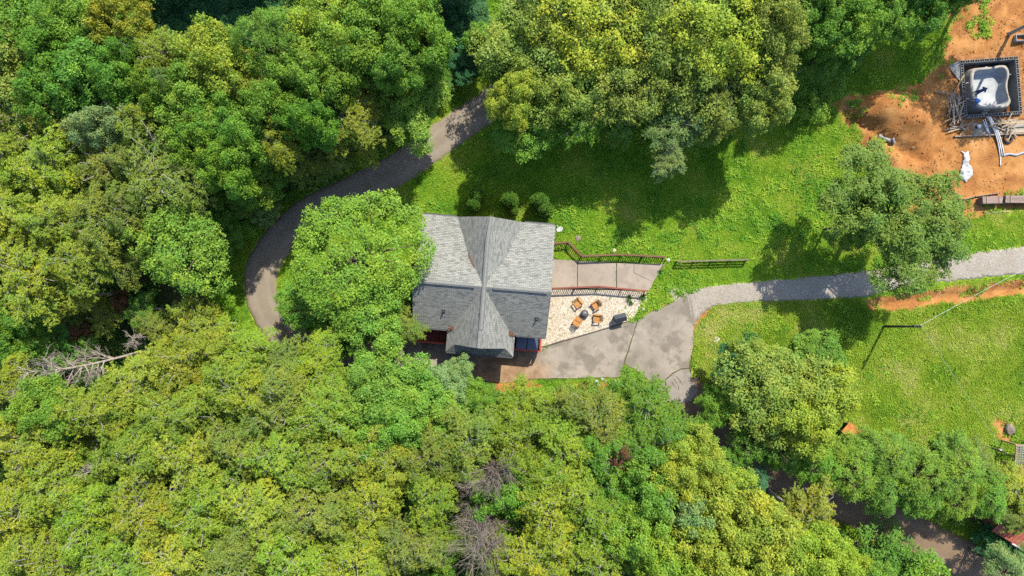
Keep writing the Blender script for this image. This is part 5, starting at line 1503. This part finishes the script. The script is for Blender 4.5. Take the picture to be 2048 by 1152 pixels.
# clipped arborvitae pairs behind the house
def arbor_mesh():
    return crown_sprays(700, 'foliage', LEAFC, R0=.62, up=1.15, dn=.85, n=520, ln=(.28, .42), tilt=(.6, 1.4), droop=.12, L=.085, asp=.5, zc=.95, cmin=-.9, rmin=.9, nsub=4, per=14, sublen=(.12, .2), lob=.02, frond_up=.4, sep=0, cone=.45)[0]
AM = arbor_mesh(); AT = MB().tube([(0, 0, -.05), (0, 0, .6)], [.06, .03], 8).mesh('trunk', BARK)
for px, py, s, nm in ((955, 393, .95, 'first'), (948, 410, .95, 'first'), (1019, 402, 1.05, 'middle'), (1026, 421, .7, 'middle'), (1079, 405, 1.12, 'last'), (1088, 421, 1.1, 'last')):
    c = P(px, py, 1.6); o = empty('arborvitae', (c.x, c.y, gh(c.x, c.y)), R.uniform(0, 6)); o.scale = (s * 1.05, s * 1.05, s * 1.3)
    link_mesh('trunk', AT, o); f = link_mesh('foliage', AM, o); f.color = (.060, .125, .014, 1)
    pos = {'first': 'pair farthest from the satellite dish', 'middle': 'middle pair', 'last': 'pair closest to the satellite dish'}[nm]
    tag(o, f'clipped conical arborvitae of the {pos} behind the house', 'arborvitae', f'arborvitae {nm} pair behind the house')

# ---------------------------------------------------------------- dead wood
DEAD = bark('bleached_wood', (.15, .13, .11), (.27, .24, .205)); DEADB = bark('grey_brown_twigs', (.095, .076, .062), (.18, .155, .13))
def grow(mb, p, d, L, r, lev, rr, spread, kids, up):
    pts = [p]; dd = d.copy(); n = 4
    for i in range(n):
        dd = (dd + Vector((rr.gauss(0, .16), rr.gauss(0, .16), rr.gauss(0, .12) + up))).normalized(); pts.append(pts[-1] + dd * L / n)
    mb.tube(pts, [r * (1 - .75 * i / n) for i in range(n + 1)], 5 if r > .03 else 3, cap=False)
    if lev == 0: return
    for k in range(kids[-lev]):
        f = rr.uniform(.2, 1); i = min(int(f * n), n - 1); b = pts[i].lerp(pts[i + 1], f * n - i)
        nd = (dd + Vector((rr.gauss(0, spread), rr.gauss(0, spread), rr.gauss(0, spread * .7)))).normalized()
        grow(mb, b, nd, L * rr.uniform(.4, .65), r * .5, lev - 1, rr, spread, kids, up)
def dead_tree(base, tip, zt, label, r0, L0, kids, mat, seed, spread=.8, up=.02, nl=14, start=.35):
    rr = random.Random(seed); b = P(*base); b.z = gh(b.x, b.y); e = P(*tip, zt); d = e - b
    t = empty('dead_tree', b); tag(t, label, 'dead tree')
    side = Vector((-d.y, d.x, 0)).normalized()
    pts = [d * f + side * .35 * math.sin(f * 4) * f + Vector((0, 0, .5 * math.sin(f * 3.1))) for f in np.linspace(0, 1, 10)]; pts[0] = Vector((0, 0, -.1))
    MB().tube(pts, [r0 * (1 - .85 * i / 9) for i in range(10)], 8).build('trunk', mat, t, True)
    mb = MB()
    for k in range(nl):
        f = rr.uniform(start, 1); i = min(int(f * 9), 8); p = pts[i].lerp(pts[i + 1], f * 9 - i)
        nd = (d.normalized() * .8 + Vector((rr.gauss(0, spread), rr.gauss(0, spread), rr.gauss(.1, spread * .6)))).normalized()
        grow(mb, p, nd, L0 * rr.uniform(.6, 1.1) * (1.2 - .5 * f), r0 * .42 * (1.15 - .6 * f), 2, rr, spread * .75, kids, up)
    mb.build('branches', mat, t)
dead_tree((330, 692), (58, 752), 8.4, 'bleached fallen dead tree leaning through the woods', .15, 2.2, (6, 5), DEAD, 5, .8, 0, 30, .38)
dead_tree((300, 690), (262, 672), 5.2, 'grey dead snag with tangled twigs beside the fallen dead tree', .12, 1.1, (6, 4), DEAD, 6, 1.1, 0, 14, .6)
dead_tree((270, 900), (176, 938), 9.8, 'bare pale treetop poking out of the woods at the far end', .14, 1.5, (4, 3), DEAD, 7, .9, .02, 16, .7)
dead_tree((1010, 850), (985, 965), 9.5, 'grey-brown bare dead tree in the woods below the driveway', .18, 3.0, (7, 6), DEADB, 8, .6, .04, 44, .42)
dead_tree((1000, 900), (958, 1105), 10.0, 'wide purple-grey bare tree in the woods beyond the grey-brown one', .18, 3.2, (7, 6), DEADB, 9, .8, .04, 44, .45)
dead_tree((100, 420), (35, 300), 9.4, 'thin bare branch poking above the woods outside the lane bend', .10, 1.2, (3, 2), DEAD, 10, .8, 0, 8, .5)
dead_tree((1330, 310), (1478, 222), 6.8, 'bare grey limb sticking out over the back lawn', .09, .7, (3, 2), DEAD, 12, .8, 0, 7, .6)

# ---------------------------------------------------------------- scattered ground cover
def scatter(name, pts, protos, smin, smax, label, cat, tilt=.15):
    n = len(pts)
    me = bpy.data.meshes.new(name); me.vertices.add(n); me.vertices.foreach_set('co', np.asarray(pts, dtype=np.float32).ravel()); me.update()
    a = me.attributes.new('rot', 'FLOAT_VECTOR', 'POINT'); rv = np.stack([NR.normal(0, tilt, n), NR.normal(0, tilt, n), NR.random(n) * 6.283], 1).astype(np.float32); a.data.foreach_set('vector', rv.ravel())
    add_attr(me, 'sc', NR.uniform(smin, smax, n))
    b = me.attributes.new('pick', 'INT', 'POINT'); b.data.foreach_set('value', NR.integers(0, len(protos), n).astype(np.int32))
    o = link_mesh(name, me)
    pc = bpy.data.collections.new(name + '_kinds')
    for k, pm in enumerate(protos): pc.objects.link(bpy.data.objects.new(f'{name}_kind_{k}', pm))
    ng = bpy.data.node_groups.new(name, 'GeometryNodeTree')
    ng.interface.new_socket('Geometry', in_out='INPUT', socket_type='NodeSocketGeometry'); ng.interface.new_socket('Geometry', in_out='OUTPUT', socket_type='NodeSocketGeometry')
    gi = ng.nodes.new('NodeGroupInput'); go = ng.nodes.new('NodeGroupOutput')
    ci = ng.nodes.new('GeometryNodeCollectionInfo'); ci.inputs['Collection'].default_value = pc; ci.inputs['Separate Children'].default_value = True; ci.inputs['Reset Children'].default_value = True
    ip = ng.nodes.new('GeometryNodeInstanceOnPoints'); ip.inputs['Pick Instance'].default_value = True
    def na(nm, ty):
        x = ng.nodes.new('GeometryNodeInputNamedAttribute'); x.data_type = ty; x.inputs['Name'].default_value = nm
        return x.outputs['Attribute']
    L = ng.links.new
    L(gi.outputs[0], ip.inputs['Points']); L(ci.outputs[0], ip.inputs['Instance']); L(na('pick', 'INT'), ip.inputs['Instance Index']); L(na('rot', 'FLOAT_VECTOR'), ip.inputs['Rotation']); L(na('sc', 'FLOAT'), ip.inputs['Scale']); L(ip.outputs[0], go.inputs[0])
    md = o.modifiers.new('scatter', 'NODES'); md.node_group = ng
    return tag(o, label, cat, kind='stuff')

def tuft(seed, mat, n=20, spread=.18, h=(.045, .11), w=.03):
    rng = np.random.default_rng(seed)
    base = rng.normal(0, spread * .5, (n, 3)) * np.array([1, 1, 0]); az = rng.random(n) * 6.283; lean = rng.uniform(.6, 2.4, n)
    ax = np.stack([np.cos(az) * lean, np.sin(az) * lean, np.ones(n)], 1); nr = np.stack([-np.cos(az), -np.sin(az), lean], 1)
    L = rng.uniform(*h, n) * np.sqrt(1 + lean ** 2) * .8
    return leaves_mesh(f'tuft', base, ax, unit(nr), L, np.full(n, w) * rng.uniform(.7, 1.4, n), rng.random(n), rng.random(n), mat)
def weed(seed, mat, n=34, r=.22, h=.22, L=.10, asp=.6):
    rng = np.random.default_rng(seed)
    d = unit(rng.normal(size=(n, 3)) * np.array([1, 1, .5]) + np.array([0, 0, .5])); p = d * rng.uniform(.3, 1, (n, 1)) * np.array([r, r, h])
    p[:, 2] = np.abs(p[:, 2]) + .02
    nr = unit(np.array([0, 0, 1.0]) + rng.normal(size=(n, 3)) * .4); ax = unit(d * np.array([1, 1, .2]) + rng.normal(size=(n, 3)) * .3)
    l = L * rng.uniform(.7, 1.3, n)
    return leaves_mesh('weed', p, ax, nr, l, l * asp, rng.random(n), rng.random(n), mat)

GRASSM = inst_leaf_mat('grass_blades', [(0.15, (.065, .175, .012)), (.40, (.135, .27, .016)), (.62, (.205, .315, .022)), (.88, (.33, .35, .07))], .35, .22)
MEADM = inst_leaf_mat('meadow_blades', [(0.15, (.09, .19, .014)), (.40, (.165, .27, .018)), (.62, (.235, .315, .030)), (.88, (.36, .37, .11))], .35, .16)
WEEDM = inst_leaf_mat('weed_leaves', [(0.1, (.04, .14, .014)), (.45, (.12, .26, .02)), (.8, (.25, .35, .035))], .3, .3)
UNDERM = inst_leaf_mat('undergrowth_leaves', [(0.1, (.03, .09, .02)), (.45, (.07, .16, .028)), (.8, (.16, .23, .04))], .25, .5)

def sample(n, x0, x1, y0, y1):
    a = P(x0, y0); b = P(x1, y1)
    return NR.uniform(a.x, b.x, n), NR.uniform(b.y, a.y, n)
def lay(X, Y, dz=0.0): return np.stack([X, Y, ground_h(X, Y) + dz], 1)
# lawn grass
X, Y = sample(420000, 380, 2150, -60, 1160)
hs = hard_sdf(X, Y); dd = dirt_val(X, Y) + (fbm(X, Y, .8, 61) - .5) * 1.6; ff = region_max(FLOOR, X, Y)
patch = fbm(X, Y, 2.2, 71, 3)
meadow = (X > P(1390, 0).x) & (Y < P(0, 600).y)
ok = (hs < -.08 - .10 * NR.random(len(X))) & (dd < .1 + .25 * (NR.random(len(X)) < .08)) & (ff < .4) & (NR.random(len(X)) < .45 + .8 * patch)
lawnp = ok & ~meadow; meadp = ok & meadow
tg = [tuft(900 + i, GRASSM) for i in range(4)]; tm = [tuft(920 + i, MEADM, 24, .2, (.06, .16), .03) for i in range(4)]
scatter('lawn_grass', lay(X[lawnp], Y[lawnp]), tg, .7, 1.4, 'short mown grass of the back lawn and lane verges', 'grass')
scatter('meadow_grass', lay(X[meadp], Y[meadp]), tm, .8, 1.6, 'longer yellow-green meadow grass round the utility pole', 'grass')
# broad-leaved weeds: thick on the bank above the railing and in patches of the lawn
X, Y = sample(60000, 380, 2150, -60, 1160)
hs = hard_sdf(X, Y); dd = dirt_val(X, Y); ff = region_max(FLOOR, X, Y)
BANK = PW([(1200, 470), (1300, 420), (1420, 390), (1640, 330), (1700, 400), (1640, 480), (1500, 512), (1340, 505), (1210, 500)])
TRI = PW([(1300, 583), (1312, 566), (1345, 574), (1392, 578), (1370, 592), (1330, 608), (1300, 622), (1268, 640), (1250, 640), (1280, 610)])
bank = np.clip(sdf(BANK, X, Y) / 2 + .3, 0, 1); tri = sdf(TRI, X, Y) > -.1
dens = .07 + .9 * bank * (fbm(X, Y, 1.8, 81) > .42) + .35 * (fbm(X, Y, 3.0, 91) > .57)
ok = ((hs < -.1) & (dd < -.1) & (ff < .2) & (NR.random(len(X)) < dens)) | (tri & (NR.random(len(X)) < .9))
clayw = (dd > .0) & (hs < -.3) & (fbm(X, Y, 1.6, 95) > .58) & (NR.random(len(X)) < .5) & ((sdf(DIRT[0], X, Y) < 2.0) | (Y > P(0, 200).y))
ok |= clayw
wk = [weed(950 + i, WEEDM) for i in range(4)]
scatter('broadleaf_weeds', lay(X[ok], Y[ok]), wk, .6, 1.5, 'leafy weeds on the bank and round the walk end', 'weeds')
# clods and stones on the dug clay
def clod(seed, mat):
    rr = random.Random(seed); bm = bmesh.new(); bmesh.ops.create_icosphere(bm, subdivisions=1, radius=.09)
    for v in bm.verts: v.co = Vector((v.co.x * rr.uniform(.7, 1.4), v.co.y * rr.uniform(.7, 1.4), v.co.z * rr.uniform(.5, .9)))
    me = bpy.data.meshes.new('clod'); bm.to_mesh(me); bm.free(); me.materials.append(mat); return me
CLODM = NT('clay_clods'); _r = CLODM.n('ShaderNodeObjectInfo').outputs['Random']
CLODM = CLODM.done(CLODM.ramp(_r, [(0, (.12, .048, .016)), (.5, (.22, .10, .032)), (.9, (.28, .145, .055)), (1, (.24, .20, .16))]), .95, .1)
X, Y = sample(8000, 1640, 2150, -60, 640); dd = dirt_val(X, Y)
ok = (dd > .1) & (sdf(POOL_Q, X, Y) < -.1) & (hard_sdf(X, Y) < -.05) & (NR.random(len(X)) < .25 + .9 * (fbm(X, Y, 1.4, 55) > .5))
scatter('clay_clods', lay(X[ok], Y[ok]), [clod(i, CLODM) for i in range(4)], .2, .95, 'loose clods and stones strewn over the dug orange clay', 'clods', .6)
# undergrowth on the forest floor
X, Y = sample(5200, -150, 2150, -150, 1300)
ff = region_max(FLOOR, X, Y); hs = hard_sdf(X, Y)
BARE = PW([(330, 560), (450, 575), (440, 625), (330, 615)])
ok = (ff > .3) & (hs < -1.0) & (sdf(BARE, X, Y) < -.5) & (NR.random(len(X)) < .85)
uk = [weed(970 + i, UNDERM, 260, .95, .85, .24, .5) for i in range(4)]
scatter('undergrowth', lay(X[ok], Y[ok]), uk, .6, 1.4, 'shaded undergrowth on the woodland floor', 'undergrowth')

# spiky plants at the patio end and tufts of weeds in the gravel
def yucca(px, py, s, lab):
    c = P(px, py, .3); t = empty('yucca', (c.x, c.y, .08)); rng = np.random.default_rng(int(px)); n = 46
    az = rng.random(n) * 6.283; ln = rng.uniform(.2, 1.6, n); ax = np.stack([np.cos(az) * ln, np.sin(az) * ln, np.ones(n)], 1)
    me = leaves_mesh('leaves', np.tile([0, 0, .03], (n, 1)).astype(float), ax, unit(np.stack([-np.cos(az), -np.sin(az), ln], 1)), rng.uniform(.35, .62, n) * s, np.full(n, .055), rng.random(n), rng.random(n), LEAF)
    f = link_mesh('leaves', me, t); f.color = (.075, .15, .03, 1)
    MB().tube([(0, 0, -.03), (0, 0, .12)], [.06, .03], 7).build('stem', BARK, t)
    tag(t, lab, 'plant')
yucca(1258, 597, .95, 'spiky green plant beside the patio end of the red railing')
yucca(1286, 593, 1.0, 'taller spiky green plant at the very end of the red railing')
yucca(1262, 606, .6, 'small spiky plant on the gravel below the taller ones')
for px, py, s in ((1136, 620, .35), (1129, 629, .25), (1101, 637, .55), (1117, 653, .25), (1099, 657, .4), (1112, 681, .35), (1170, 662, .4), (1221, 596, .5), (1229, 560, .35), (1094, 690, .8), (1088, 700, .7), (1240, 622, .7), (1250, 615, .6)):
    c = P(px, py); o = link_mesh('weed_tuft', bpy.data.meshes['weed']); o.location = (c.x, c.y, .10); o.scale = (s, s, s); o.rotation_euler = (0, 0, R.uniform(0, 6))
    tag(o, 'small green weed tuft growing through the gravel or slab joint', 'weed', 'weed tufts in gravel and joints')
